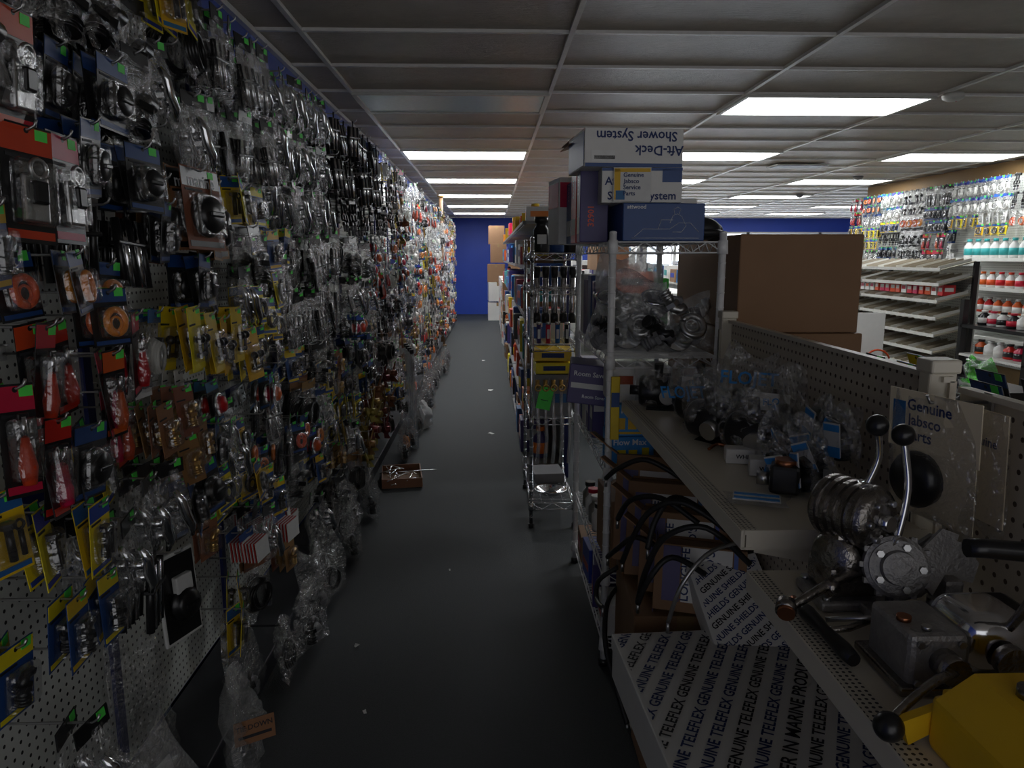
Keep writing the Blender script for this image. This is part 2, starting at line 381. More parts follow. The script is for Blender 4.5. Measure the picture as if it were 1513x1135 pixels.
def p_lens(b,m,s):
    b.lathe([(s*.05,s*.3),(s*.3,s*.22),(s*.4,0)][::-1],m,16,RY(90)); b.torus((0,0,0),s*.42,s*.07,CHROME,RY(90),n=18,k=6)
def p_spring(b,m,s):
    pts=[(s*.2*math.cos(t*1.1),s*.2*math.sin(t*1.1),-s*.5+t*s*.032) for t in range(32)]; b.tube(pts,s*.04,m,5)
    b.cyl((0,s*.3,-s*.5),(0,s*.3,s*.5),s*.05,BLACK,n=8)
def p_coil(b,m,s):
    for i in range(4): b.torus((0,0,0),s*(.42-.03*i),s*.045,m,MT(i*s*.05,0,0)@RY(90),n=20,k=6)
    b.box((s*.1,0,s*.4),(s*.22,s*.1,s*.12),BLACK,s*.02)

KINDS=[]
class Kind:
    def __init__(k,name,label,cat,w,h,dx,parts,pname):
        k.name=name;k.label=label;k.cat=cat;k.w=w;k.h=h;k.dx=dx;k.count=0
        k.meshes=[(n_,b_.mesh(n_)) for n_,b_ in parts]
        J=MB()
        for n_,b_ in parts:
            if b_.v:
                o=len(J.v); J.v+=b_.v
                for f,mm,q in zip(b_.f,b_.m,b_.sm): J.f.append([a+o for a in f]); J.m.append(J.mi(b_.mats[mm])); J.sm.append(q)
        k.join=J.mesh(name); KINDS.append(k)
    def put(k,loc,rot,near,group):
        k.count+=1
        if not near: return obj(k.name,k.join,None,loc,rot,k.label,k.cat,group)
        o=obj(k.name,k.meshes[0][1],None,loc,rot,k.label,k.cat,group)
        for n_,me in k.meshes[1:]: obj(n_,me,o)
        return o
def blister(name,label,w,h,c1,c2,pf,pm,pname,ps,sticker=True,back=False,txt=None):
    card=MB(); card.box((0,0,-h/2),(.0016,w,h),c1); card.box((.0012,0,-h*.13),(.001,w*.98,h*.22),c2)
    card.cyl((.0012,0,-.010),(.0020,0,-.010),.005,BLACK,n=8)
    card.box((.0012,0,-h*.93),(.001,w*.9,h*.07),c2); card.box((.0014,-w*.2,-h*.28),(.001,w*.45,h*.03),INK)
    if sticker: card.box((.0022,w*.28,-h*.07),(.001,.024,.018),GREEN)
    if txt: card.text(txt,w*.26,INKW,MT(.0022,0,-h*.17)@RF)
    bl=MB(); bl.box((.014,0,-h*.58),(.026,w*.8,h*.56),BLIS,.009)
    pr=MB(); pr.M=MT(.013,0,-h*.58); pf(pr,pm,ps)
    return Kind(name,label,'hanging package',w,h,.03,[('card',card),('clear_blister',bl),(pname,pr)],pname)
def pbag(name,label,w,h,c1,pf,pm,pname,ps,seed,c2=None):
    hd=MB(); hd.box((0,0,-h*.09),(.003,w*.92,h*.18),c1,.0); hd.cyl((.0016,0,-.010),(.0024,0,-.010),.005,BLACK,n=8)
    if c2: hd.box((.0018,0,-h*.12),(.001,w*.7,h*.07),c2)
    if seed%2: hd.box((.002,w*.25,-h*.05),(.002,.024,.018),GREEN)
    bg=MB(); bg.bag(w,h*.9,.055,BAG,seed,MT(0,0,-h*.12))
    pr=MB(); pr.M=MT(0,0,-h*.66)@RX(R.uniform(-25,25)); pf(pr,pm,ps)
    return Kind(name,label,'hanging package',w,h,.045,[('header_card',hd),('clear_bag',bg),(pname,pr)],pname)
K={}
K['ybolt']=blister('hardware_card','yellow and blue card with clear blister of steel bolts',.085,.15,YEL,BLUE,p_bolt,BLACK,'bolt',.07)
K['yring']=blister('gasket_card','yellow card with black ring gasket under clear blister',.095,.13,YEL,DBLUE,p_ring,BLACK,'ring',.075)
K['yknob']=blister('plug_card','yellow card with black plugs under clear blister',.09,.17,YEL,YEL,p_knobs,BLACK,'plug',.075)
K['yblue']=blister('drain_fitting_card','blue card with yellow header and black fitting',.09,.14,DBLUE,YEL,p_fit,BLACK,'fitting',.065)
K['red']=blister('hand_tool_card','black card holding a red handled tool under clear plastic',.065,.19,BLACK,RED,p_handle,RED,'tool',.10)
K['redw']=blister('latch_card','red and white card with chrome latch under clear plastic',.10,.20,BLACK,RED,p_latch,STEEL,'latch',.10)
K['brown']=blister('brass_fitting_card','brown card with brass fitting under clear blister',.075,.13,BROWNCARD,BROWNCARD,p_fit,BRASS,'fitting',.06)
K['cap']=blister('filler_cap_card','blue card with round black filler cap',.11,.15,BLACK,DBLUE,p_cap,BLACK,'cap',.08)
K['white']=blister('switch_card','small white card with grey switch under clear blister',.06,.11,WCARD,WCARD,p_knobs,GREY,'switch',.045,False)
K['marine']=blister('deck_plate_card','brown card with orange header and round black deck plate',.17,.22,BROWNCARD,BLACK,p_cap,BLACK,'deck_plate',.12,txt='marine')
K['orange']=blister('orange_ring_card','blue and yellow card with orange rings under plastic',.1,.12,BLACK,DBLUE,p_ring,ORANGE,'ring',.07)
K['lens']=blister('lamp_card','black card with small chrome rimmed lamp',.09,.13,BLACK,BLUE,p_lens,RED,'lamp',.075)
K['bagch']=pbag('cleat_bag','clear plastic bag holding a chrome deck cleat',.11,.2,BLACK,p_cleat,CHROME,'cleat',.12,1)
K['baghi']=pbag('hinge_bag','clear plastic bag holding chrome hinges',.1,.18,DBLUE,p_hinge,CHROME,'hinge',.09,2)
K['bagsh']=pbag('shackle_bag','clear plastic bag holding a steel shackle',.09,.16,WCARD,p_shackle,CHROME,'shackle',.09,3)
K['bagbk']=pbag('black_fitting_bag','clear plastic bag holding black plastic fittings',.12,.2,BLACK,p_fit,BLACK,'fitting',.12,4)
K['bagtu']=pbag('tube_bag','clear plastic bag with row of chrome tubes',.1,.24,BLACK,p_tubes,CHROME,'tube_set',.12,5)
K['bagor']=pbag('orange_float_bag','clear bag with orange float parts',.11,.16,WCARD,p_coil,ORANGE,'cord_coil',.1,6)
K['bagwh']=pbag('white_cord_bag','clear bag holding a coil of white cord',.12,.18,BLUE,p_coil,WHITE,'cord_coil',.11,7)
K['bagsp']=pbag('spring_bag','clear bag holding a steel spring and rod',.08,.18,RED,p_spring,STEEL,'spring',.12,8)
K['bagkn']=pbag('knob_bag','clear bag holding black knobs',.1,.15,BLACK,p_knobs,BLACK,'knob_pair',.1,10)
K['bagdk']=pbag('black_hose_bag','clear bag holding a coil of black hose',.15,.22,BROWNCARD,p_coil,BLACK,'hose_coil',.15,12)
b=MB(); b.M=MT(.0,0,-.1); p_tubes(b,CHROME,.14); c=MB(); c.cyl((0,0,0),(0,0,-.03),.004,BLACK,n=6)
K['rod']=Kind('chrome_tube_rack','cluster of slim chrome tubes with black strap','hanging hardware',.12,.2,.05,[('hanger',c),('tube_set',b)],'')
b=MB()
for k in range(2):
    q=-.022+.044*k
    b.cyl((0,q,-.02),(0,q,-.07),.006,BLACK,n=8); b.torus((0,0,0),.020,.007,BLACK,MT(0,q,-.092)@RY(90)@RZ(180),-140,140,n=12,k=6); b.box((0,q,-.125),(.016,.022,.02),BLACK,.004); b.cyl((0,q,-.135),(0,q,-.165),.008,GREY,n=8)
c=MB(); c.box((0,0,-.012),(.02,.09,.024),BLACK,.004)
K['clip']=Kind('black_clip_set','hanging set of black plastic rod clips','hanging hardware',.1,.18,.045,[('clip_bar',c),('clip_set',b)],'')
b=MB(); c=MB(); c.box((0,0,-.015),(.002,.09,.03),DBLUE)
for k in range(9): b.box((.004+.006*k,0,-.065),(.0025,.085,.07),STRIPE if k%2 else WCARD)
K['lure']=Kind('striped_card_pack','fan of thin red and white striped cards','hanging package',.11,.12,.05,[('header_card',c),('striped_cards',b)],'')
b=MB()
for k in range(3): b.M=MT(0,0,-.09)@RX(120*k); b.extr([(0,0),(.03,.02),(.075,.055),(.06,-.015),(.02,-.02)],.008,BRONZE,RY(90)@RX(20))
c=MB(); c.cyl((-.02,0,-.09),(.04,0,-.09),.022,BRONZE,n=12); c.cyl((0,0,0),(0,0,-.07),.003,STEEL,n=6)
K['prop']=Kind('bronze_propeller','small bronze boat propeller hanging on a hook','propeller',.15,.17,.06,[('hub',c),('blade_set',b)],'')

def addhook(b,L,M=None):
    o=b.M
    if M is not None: b.M=M
    b.tube([(0,0,.0),(L*.5,0,.0),(L-.015,0,.0),(L-.004,0,.006),(L,0,.016)],.0028,STEEL,6); b.box((.003,0,0),(.006,.02,.03),STEEL); b.cyl((0,0,.018),(.02,0,.018),.0025,STEEL,n=5); b.M=o
HOOKS={}
for L in (.15,.2,.25,.3):
    b=MB(); addhook(b,L); HOOKS[L]=b.mesh('peg_hook')
HC=[0]; HREST=MB(); HREST2=MB()
def puthook(x,y,z,L,sgn=1):
    if HC[0]<290:
        HC[0]+=1
        obj('peg_hook',HOOKS[L],None,(x,y,z),rad(0,0,0 if sgn>0 else 180),'thin steel wire peg hook','peg hook','peg hooks on the pegboard')
    else: addhook(HREST if sgn>0 else HREST2,L,MT(x,y,z)@RZ(0 if sgn>0 else 180))
def hang(k,x,y,z,n,L,near,group='packages hanging on the wall pegboard',sgn=1):
    kd=K[k]
    puthook(x,y,z,L,sgn)
    for i in range(n):
        px=x+sgn*(L-.02-i*kd.dx)
        if (px-x)*sgn<.02: break
        kd.put((px,y+R.uniform(-.004,.004),z+.008),rad(R.uniform(-6,6),R.uniform(-9,6),R.uniform(-22,18)+(0 if sgn>0 else 180)),near,group)
ZON=[
 (1.2,1.5,1.62,1.9,'redw'),(1.2,1.75,1.40,1.53,'orange'),(1.2,1.74,1.16,1.36,'red'),(1.2,1.55,.93,1.12,'ybolt'),(1.2,1.5,.70,.86,'yblue'),
 (1.9,2.45,1.2,1.42,'yknob'),(2.45,2.75,1.22,1.42,'yring'),(2.7,3.0,1.5,1.72,'yblue'),(1.66,2.05,1.0,1.16,'brown'),(2.05,2.5,.76,.94,'yring'),
 (1.7,2.1,1.16,1.27,'white'),(2.85,3.3,.74,.86,'orange'),(2.4,2.9,.44,.60,'lure'),(2.15,2.4,.32,.5,'ybolt'),(1.95,2.2,1.55,1.72,'marine'),
 (1.2,1.9,1.9,2.4,'bagbk'),(2.2,2.8,1.85,2.4,'bagtu'),(2.8,3.6,1.75,2.4,'bagch'),(3.6,5.2,1.95,2.4,'rod'),(3.9,6.0,1.65,1.95,'clip'),
 (2.6,3.9,1.3,1.7,'bagtu'),(3.3,4.2,1.7,2.0,'rod'),(4.3,5.4,.15,.75,'prop'),(2.5,2.8,.78,.9,'orange'),(3.4,3.8,.9,1.1,'ybolt'),(3.0,3.3,1.02,1.2,'yblue'),(3.8,4.2,.6,.8,'yring')]
def zone(y,z):
    for a in ZON:
        if a[0]<=y<a[1] and a[2]<z<=a[3]: return a[4]
DARK=['bagch','bagbk','bagtu','bagkn','bagkn','cap','cap','clip','bagbk','clip','rod','brown','bagdk','baghi','yblue','bagch','lens','bagsh','ybolt','yknob','redw','baghi','bagwh']
LOWD=['bagdk','bagbk','bagkn','bagch','bagch','brown','cap','baghi','yblue']
BRT=['ybolt','yring','red','redw','brown','white','orange','bagor','bagwh','bagsh','yblue','bagor','white','red','redw','white','bagwh','baghi','prop','lens','bagkn','clip','bagbk']
rc={}
def rk(y,z,pool):
    key=(int(y/(.3 if y<4 else .5)),int(z/.21)); 
    if key not in rc: rc[key]=R.choice(pool)
    return rc[key]
y=1.22
while y<16.4:
    z=(2.31 if y<1.9 else 2.2)-R.uniform(0,.03); near=y<4
    while z>.3:
        zn=zone(y,z); k=zn or rk(y,z,(LOWD if z<.7 and y<4 else DARK) if y<5.0 else BRT)
        if near or K[k].count<290:
            kd=K[k]
            pskip=.62 if (1.6<y<2.6 and z>1.65) else .46
            if near and y<3.2 and not zn and R.random()<pskip:
                if R.random()<.35: puthook(PX+.008,y,z,.2)
                z-=.13; continue
            if near and not zn and z<.7 and R.random()<.4: z-=.12; continue
            if near and 1.4<y<2.2 and z<.64 and not zn and R.random()<.9: z-=.12; continue
            if z-kd.h>.1:
                if near: L=R.choice([.2,.25,.25]); n=R.choice([2,2,3,4])
                else: L=R.choice([.25,.3,.3]); n=2
                if zn in('yknob','yring','rod'): n=3
                if zn in('red','redw','orange','ybolt','yblue'): n=2
                hang(k,PX+.008,y,z,n,L,near)
                z-=kd.h*(.9 if near else .95)+R.uniform(0,.04)
            else: z-=.1
        else: z-=.15
    y+= (.108 if near else .03+.03*y)

def loosebag(loc,rot,w,h,t,seed,content,label,name='loose_parts_bag',m=BAG,group=None):
    b=MB(); b.bag(w,h,t,m,seed,MT(0,0,h),11,12,.24)
    o=obj(name,b,None,loc,rot,label,'plastic bag',group)
    if content:
        c=MB(); content(c); obj('contents',c,o)
    return o
def cont_pump(c):
    c.M=MT(0,0,.07); p_fit(c,BLACK,.1); c.M=MT(0,.03,.05); p_cap(c,GREY,.08)
def cont_gauge(c):
    c.M=MT(0,0,.13); p_cap(c,BLACK,.13); c.M=MT(0,0,.13); c.box((-.01,0,0),(.004,.18,.2),WCARD); c.text('marine',.04,LBLUE,MT(-.007,0,.07)@RF)
MILK=clearmat('milky_bag',.25,bscale=30,bstr=.8,milk=.16)
loosebag((-.78,1.60,.01),rad(0,-14,-12),.3,.34,.13,21,cont_gauge,'large crumpled clear bag of parts leaning on the pegboard',m=MILK)
loosebag((-.70,1.93,.005),rad(0,-8,10),.24,.30,.12,22,cont_pump,'crumpled clear bag with white insert on the floor',m=MILK)
loosebag((-.80,2.25,.005),rad(0,-10,0),.24,.32,.1,23,cont_pump,'clear bag of black parts on the floor')
loosebag((-.86,1.35,.005),rad(0,-10,5),.28,.36,.1,24,cont_pump,'clear bag with dark parts on the floor')
loosebag((-.90,1.78,.06),rad(0,-6,-5),.26,.44,.1,25,cont_pump,'tall clear bag with dark parts against the pegboard')
rr=random.Random(3)
for i in range(40):
    yy=2.45+i*.2+rr.uniform(-.04,.04)
    if 4.3<yy<5.1: continue
    cm=rr.choice([ORANGE,BLACK,WHITE,BLACK,RED,BLACK]) if yy>4.5 else BLACK
    loosebag((-.80+(.07 if yy<4.3 else .17)+rr.uniform(-.05,.06),yy,.004),rad(rr.uniform(-6,6),-6,rr.uniform(-30,30)),.16+rr.random()*.06,.2+rr.random()*.1,.10,30+i,cont_pump if i%3 else (lambda c:(setattr(c,'M',MT(0,0,.08)),p_coil(c,cm,.12))),'small clear bag of hardware standing below the pegboard',group='loose bags along the wall base')
b=MB(); b.box((0,0,.04),(.004,.11,.065),BROWNCARD); b.text('TIE DOWN',.020,INK,MT(.0025,0,.052)@RF); b.box((.003,0,.028),(.001,.09,.008),INK)
obj('tie_down_card',b,None,(-.66,1.86,.14),rad(0,-10,-60),'small brown printed card reading TIE DOWN',cat='card')
b=MB(); b.box((0,0,-.13),(.01,.14,.26),WCARD,.004); b.box((.006,0,-.13),(.004,.125,.24),BLACK,.002); c=MB(); c.M=MT(.025,0,-.15); p_cap(c,BLACK,.1); c.box((-.005,0,.06),(.02,.06,.05),WCARD,.004)
o=obj('gauge_pack',b,None,(-.90,1.98,.66),rad(0,-4,-20),'black and white framed pack with round black part','hanging package'); obj('gauge',c,o)
puthook(PX+.008,1.98,.655,.15)
TX=-.60
b=MB(); b.box((0,0,.008),(.26,.34,.012),CARTON)
for s in(-1,1): b.box((s*.128,0,.035),(.006,.34,.06),BROWNCARD); b.box((0,s*.168,.035),(.25,.006,.06),BROWNCARD)
obj('shallow_tray',b,None,(TX,4.75,0),rad(0,0,8),'shallow open cardboard tray on the carpet',cat='tray')
for i in range(16):
    b=MB(); L=R.uniform(.12,.26); b.tube([(0,-L/2,0),(.01,0,.004),(0,L/2,0),(.02,L/2+.02,0)],.0035,CHROME,6)
    obj('bent_metal_rod',b,None,(TX+R.uniform(-.1,.14),4.72+R.uniform(-.13,.12),.02+.004*i),rad(R.uniform(-8,8),0,R.uniform(-80,80)),'thin bent shiny metal rod in the tray','metal rod','rods in the floor tray')
loosebag((-.58,6.3,0),rad(0,-4,0),.2,.22,.16,71,None,'white crumpled plastic bag on carpet','plastic_carrier_bag',clearmat('white_film',.2,milk=.6))
for i in range(4):
    b=MB(); b.cyl((0,0,0),(0,0,.75),.016,TUBEM,n=14); b.cyl((0,0,.75),(0,0,.78),.018,BLACK,n=14)
    obj('clear_tube',b,None,(-.58-.03*i,5.6+.14*i,.0),rad(0,-2,0),'tall clear plastic tube standing at the wall display','plastic tube','clear tubes by the wall')
for i,(x,y,w) in enumerate([(.0,6.05,.05),(.0,8.1,.06),(-.1,10.5,.05),(-.52,2.62,.02),(-.42,2.2,.015),(-.2,3.3,.010)]):
    b=MB(); b.add([(-w/2,-w*.4,0),(w/2,-w*.3,.006),(w*.4,w*.4,.001),(-w*.1,w*.5,.008),(-w*.5,w*.2,0)],[(0,1,2,3,4)],WCARD)
    obj('paper_scrap',b,None,(x,y,.003),rad(0,0,R.uniform(0,360)),'small torn white paper scrap on the carpet','paper scrap','paper scraps on the carpet')

# ------------------------------------------------------------------ boxes helper
def carton(name,label,loc,size,rot=(0,0,0),m=CARTON,cat='box',texts=(),tape=False,bands=(),group=None,bev=.003,flaps=False):
    sx,sy,sz=size; b=MB(); b.box((0,0,sz/2),size,m,bev)
    for (face,u,v,w,h,mm) in bands:
        if face=='f': b.box((u,-sy/2-.0004,v),(w,.0016,h),mm)
        elif face=='l': b.box((-sx/2-.0004,-u,v),(.0016,w,h),mm)
        else: b.box((u,v,sz+.0004),(w,h,.0016),mm)
    for t in texts:
        face,s,size_,mm,u,v=t[:6]; rr=t[6] if len(t)>6 else 0; al=t[7] if len(t)>7 else 'c'
        T={'f':MT(u,-sy/2-.0016,v)@FR,'l':MT(-sx/2-.0016,-u,v)@LF,'t':MT(u,v,sz+.0016)}[face]@RZ(rr)
        b.text(s,size_,mm,T,align=al)
    o=obj(name,b,None,loc,rad(*rot),label,cat,group)
    if tape:
        t=MB(); t.box((0,0,sz+.0008),(.05,sy,.001),TAPE); t.box((0,-sy/2-.0008,sz-.04),(.05,.001,.08),TAPE); t.box((0,0,sz+.0004),(.004,sy*.99,.0012),CARTOND); obj('packing_tape',t,o)
    if flaps:
        t=MB(); t.box((-.06,0,0),(.12,sy*.98,.004),CARTON,0,MT(-sx/2,0,sz)@RY(35)); t.box((0,.05,0),(sx*.98,.10,.004),CARTON,0,MT(0,sy/2,sz)@RX(50)); obj('flap',t,o)
    return o
def wire_rack(name,label,x0,x1,y0,y1,h,shelves,m,pr=.0125):
    e=obj(name,None,None,((x0+x1)/2,(y0+y1)/2,0),(0,0,0),label,'wire shelving rack')
    w=(x1-x0);d=(y1-y0)
    b=MB(); b.cyl((0,0,.02),(0,0,h),pr,m,n=14)
    z=.06
    while z<h: b.cyl((0,0,z),(0,0,z+.003),pr+.0012,m,n=14); z+=.05
    b.cyl((0,0,0),(0,0,.025),pr*1.5,BLACK,n=14); b.sph((0,0,h),pr*1.05,m,(1,1,.5),n=8)
    pm=b.mesh('post')
    for sx in(-1,1):
        for sy in(-1,1): obj('post',pm,e,(sx*w/2,sy*d/2,0))
    b=MB()
    for zz in(0,-.035):
        for s in(-1,1):
            b.cyl((s*w/2,-d/2,zz),(s*w/2,d/2,zz),.003,m,n=6); b.cyl((-w/2,s*d/2,zz),(w/2,s*d/2,zz),.003,m,n=6)
    for s in(-1,1):
        n=int(d/.05); pts=[(s*w/2,-d/2+d*i/n,-.035*(i%2)) for i in range(n+1)]
        for p,q in zip(pts,pts[1:]): b.cyl(p,q,.0018,m,n=5,caps=False)
        n=int(w/.05); pts=[(-w/2+w*i/n,s*d/2,-.035*(i%2)) for i in range(n+1)]
        for p,q in zip(pts,pts[1:]): b.cyl(p,q,.0018,m,n=5,caps=False)
    n=int(d/.025)
    for i in range(1,n): b.cyl((-w/2,-d/2+d*i/n,.001),(w/2,-d/2+d*i/n,.001),.0016,m,n=5,caps=False)
    for i in range(1,4): b.cyl((-w/2+w*i/4,-d/2,-.003),(-w/2+w*i/4,d/2,-.003),.0028,m,n=5,caps=False)
    for sx in(-1,1):
        for sy in(-1,1): b.cyl((sx*w/2,sy*d/2,-.04),(sx*w/2,sy*d/2,.006),pr*1.5,m,r1=pr*1.3,n=12)
    sm=b.mesh('wire_shelf')
    for z in shelves: obj('wire_shelf',sm,e,(0,0,z))
    return e
RX0,RX1,RY0,RY1=.41,.78,2.47,3.39
RACKW=mat('white_epoxy_wire',(.78,.78,.78),.35)
wire_rack('wire_shelving_rack','white epoxy wire shelving rack loaded with boxed parts',RX0,RX1,RY0,RY1,1.56,(1.53,1.14,.745,.355,.10),RACKW)
wire_rack('chrome_shelving_rack','narrow chrome wire rack with hanging hoses and fittings',.22,.46,3.86,4.56,1.58,(1.50,1.32,1.02,.62,.14),CHROME,.010)

def outline(b,pts,r,m,M): 
    for p,q in zip(pts,pts[1:]): b.cyl((p[0],p[1],0),(q[0],q[1],0),r,m,n=4,M=M)
o=carton('pump_box','blue printed box with white line drawing',(.575,2.66,1.533),(.28,.34,.125),(0,0,3),DBLUE,texts=[('f','attwood',.019,INKW,-.095,.112)])
b=MB(); M=MT(0,-.1712,.06)@FR
outline(b,[(-.1,-.045),(-.07,-.02),(.02,-.02),(.05,.0),(.09,0),(.12,-.03)],.0008,INKW,M)
outline(b,[(-.11,-.05),(.12,-.05)],.0008,INKW,M)
outline(b,[(.02,0),(.03,.025),(.045,.03),(.06,.02),(.075,-.01),(.06,-.03),(.03,-.03)],.0008,INKW,M)
outline(b,[(.035,.03),(.032,.045),(.045,.052),(.055,.045),(.05,.03)],.0008,INKW,M)
outline(b,[(-.02,-.02),(-.01,.01),(.03,.01)],.0008,INKW,M)
obj('line_drawing',b,o)
carton('shower_kit_box','white and blue shower kit carton with blue band',(.515,2.66,1.66),(.27,.3,.115),(0,0,-2),PAPER,texts=[('f','Shower System',.037,INKB,.0,.022),('f','Aft-Deck',.037,INKB,-.055,.07)],bands=[('f',0,.109,.268,.01,DBLUE),('f',.10,.088,.065,.042,DBLUE)])
b=MB(); b.box((0,0,.055),(.125,.003,.11),WCARD); b.box((-.05,-.002,.055),(.02,.001,.10),YEL); b.box((-.04,-.002,.02),(.03,.0012,.03),BLUE); b.box((.0,-.002,.101),(.12,.001,.012),YEL)
for k,t in enumerate(('Genuine','Jabsco','Service','Parts')): b.text(t,.020,INKB,MT(-.030,-.003,.085-.020*k)@FR,align='l')
obj('service_parts_card',b,None,(.475,2.498,1.664),rad(-3,0,-2),'small white and yellow service parts card leaning on box','card')
carton('shower_kit_box','white and blue shower kit carton stacked upside down',(.47,2.66,1.776),(.335,.3,.125),(0,0,4),PAPER,
   texts=[('f','Aft-Deck',.044,INKB,.085,.055,180),('f','Shower System',.044,INKB,.008,.10,180)],bands=[('f',-.105,.035,.08,.035,WCARD),('f',-.1,.03,.07,.012,INK),('l',0,.06,.28,.11,DBLUE),('f',0,.006,.33,.012,DBLUE)])
b=MB()
b.box((0,.0,0),(.3,.26,.003),CARTON); b.box((-.13,0,.02),(.06,.2,.003),CARTON,M=RY(-14))
obj('folded_cardboard_sheet',b,None,(.44,2.84,1.906),rad(0,-2,4),'folded brown cardboard flap sheet on top box','cardboard sheet')
for i,(mm,l) in enumerate(((PURPLE,'dark purple box with orange print'),(RED,'red and white carton with orange print'),(DBLUE,'dark blue part box'))):
    carton('narrow_parts_box',l,(.37,2.70+i*.16,1.533),(.10,.14,.30-.03*i),(0,0,R.uniform(-3,3)),mm,texts=[('f','32901',.03,ORANGE,-.01,.09,90),('l','32901',.03,INKW,0,.2,90)],bands=[('l',0,.06,.1,.06,WCARD)])
carton('red_white_box','red and white carton seen on rack top',(.36,3.2,1.533),(.18,.2,.27),(0,0,8),WCARD,bands=[('f',0,.2,.17,.1,RED),('l',0,.2,.18,.1,RED)])
carton('grey_box','pale grey small box on the rack top',(.72,2.98,1.533),(.16,.2,.17),(0,0,0),PAPER)
carton('grey_box','pale small box on the rack top',(.62,3.22,1.533),(.2,.16,.22),(0,0,5),PAPER)
b=MB(); b.sph((0,0,.045),.05,RUBBER,(1.4,1,.8)); b.torus((0,0,.03),.06,.012,RUBBER); b.sph((.07,.03,.035),.035,RUBBER)
obj('black_hose_bundle',b,None,(.745,2.6,1.533),rad(0,0,20),'bundle of black rubber hose on rack top','hose')
def cont_big(c):
    r=random.Random(5)
    for i in range(12):
        c.M=MT(r.uniform(-.06,.06),r.uniform(-.1,.1),r.uniform(.05,.2))@Euler((r.uniform(0,3),r.uniform(0,3),0)).to_matrix().to_4x4()
        r.choice([p_fit,p_cap,p_lens,p_ring])(c,r.choice([CHROME,STEEL,BLACK,GREY]),.11)
MILK2=clearmat('milky_film',.3,bscale=30,bstr=.8,milk=.3)
loosebag((.52,2.66,1.145),rad(0,0,80),.32,.27,.26,81,cont_big,'big clear bag full of metal and plastic fittings',m=MILK)
loosebag((.68,2.6,1.145),rad(0,0,95),.26,.20,.2,82,cont_big,'clear bag of round chrome fittings')
loosebag((.54,2.85,1.145),rad(0,0,80),.26,.36,.22,83,cont_big,'crumpled white translucent bag of parts',m=MILK2)
carton('green_packet','bright green packet on the wire shelf',(.70,3.0,1.145),(.05,.06,.25),(0,0,0),GREEN)
for i in range(4): carton('upright_kit_box','dark purple and white upright product box',(.455,2.95+.12*i,.75),(.08,.1,.26+.02*(i%2)),(0,0,R.uniform(-3,3)),[PURPLE,PURPLE,WCARD,PURPLE][i],texts=[('f','S',.06,INKW,0,.2)],bands=[('f',0,.13,.07,.04,RED if i%2 else WCARD),('l',0,.1,.07,.05,WCARD)],group='upright boxes on the wire rack')
for i in range(4): carton('upright_kit_box','dark purple and white upright product box',(.455,2.95+.12*i,1.145),(.08,.1,.24+.02*(i%2)),(0,0,R.uniform(-3,3)),[PURPLE,DBLUE,PURPLE,WCARD][i],texts=[('f','S',.06,INKW,0,.17)],bands=[('f',0,.08,.07,.05,WCARD),('f',0,.21,.06,.02,RED)],group='upright boxes on the wire rack')
for k,z in enumerate((.748,.862)):
    carton('pump_filter_box','blue and yellow filter pump box',(.495,2.56,z),(.15,.17,.112),(0,0,2-3*k),LBLUE,texts=[('f','Flow Max' if k==0 else 'Flow',.030,INKW,-.012,.092)],bands=[('f',-.04,.045,.03,.04,YEL),('f',.0,.045,.03,.04,YEL),('f',.045,.05,.025,.045,YEL),('f',0,.012,.14,.008,YEL)],group='blue pump boxes')
carton('white_red_box','white box with red lettering and black tape mark',(.525,2.58,.977),(.22,.16,.125),(0,0,-2),PAPER,texts=[('f','MD 3.5',.018,INKR,.07,.08),('f','MD 3.0',.014,INKR,.07,.05)],bands=[('f',-.04,.06,.1,.07,WCARD),('f',-.05,.08,.05,.03,RED),('f',.09,.1,.03,.01,INK)])
carton('yellow_packet','yellow packet standing between boxes',(.60,2.56,.748),(.04,.12,.15),(0,0,3),YEL,bands=[('f',0,.05,.03,.03,BLUE)])
carton('white_box','small white carton on the wire shelf',(.70,2.62,.748),(.12,.16,.1),(0,0,-4),PAPER)
carton('net_saver_box','dark purple box with white lettering protruding from rack side',(.375,2.80,.93),(.16,.2,.15),(0,6,-6),PURPLE,texts=[('f','Room Saver',.026,INKW,.0,.115),('f','Room Saver',.018,INKW,.02,.03)],bands=[('f',0,.07,.14,.02,WCARD)])
carton('yellow_strip_pack','slim yellow and blue strip pack hanging on the rack',(.425,2.44,.86),(.03,.012,.22),(0,0,0),YEL,bands=[('f',0,.14,.028,.05,DBLUE)])
carton('parts_carton','brown cardboard carton on the lower wire shelf',(.56,2.63,.36),(.27,.28,.26),(0,0,2),CARTON,tape=True,bands=[('f',0,.17,.1,.06,CARTOND)])
for i in range(8):
    b=MB(); b.lathe([(.03,0),(.034,.01),(.034,.07),(.02,.085),(.02,.1)],[PAPER,GREY,STEEL,TUBEM][i%4],14); b.cyl((0,0,.1),(0,0,.118),.023,[BLACK,RED,WHITE][i%3],n=14)
    obj('small_jar',b,None,(.45+.09*(i%2),2.88+.1*(i//2),.36),(0,0,0),'small screw top jar on the wire rack','jar','jars on the lower rack shelf')
for i in range(7): carton('small_parts_box','small part box on the lower wire rack',(.46+.12*(i%2),2.56+.22*(i//2),.105),(.1,.16,.12+.03*(i%3)),(0,0,R.uniform(-8,8)),[PAPER,CARTON,PURPLE,GREY,BLUE,PAPER,CARTON][i],bands=[('l',0,.06,.12,.03,[RED,WCARD][i%2])],group='small boxes low in the rack')

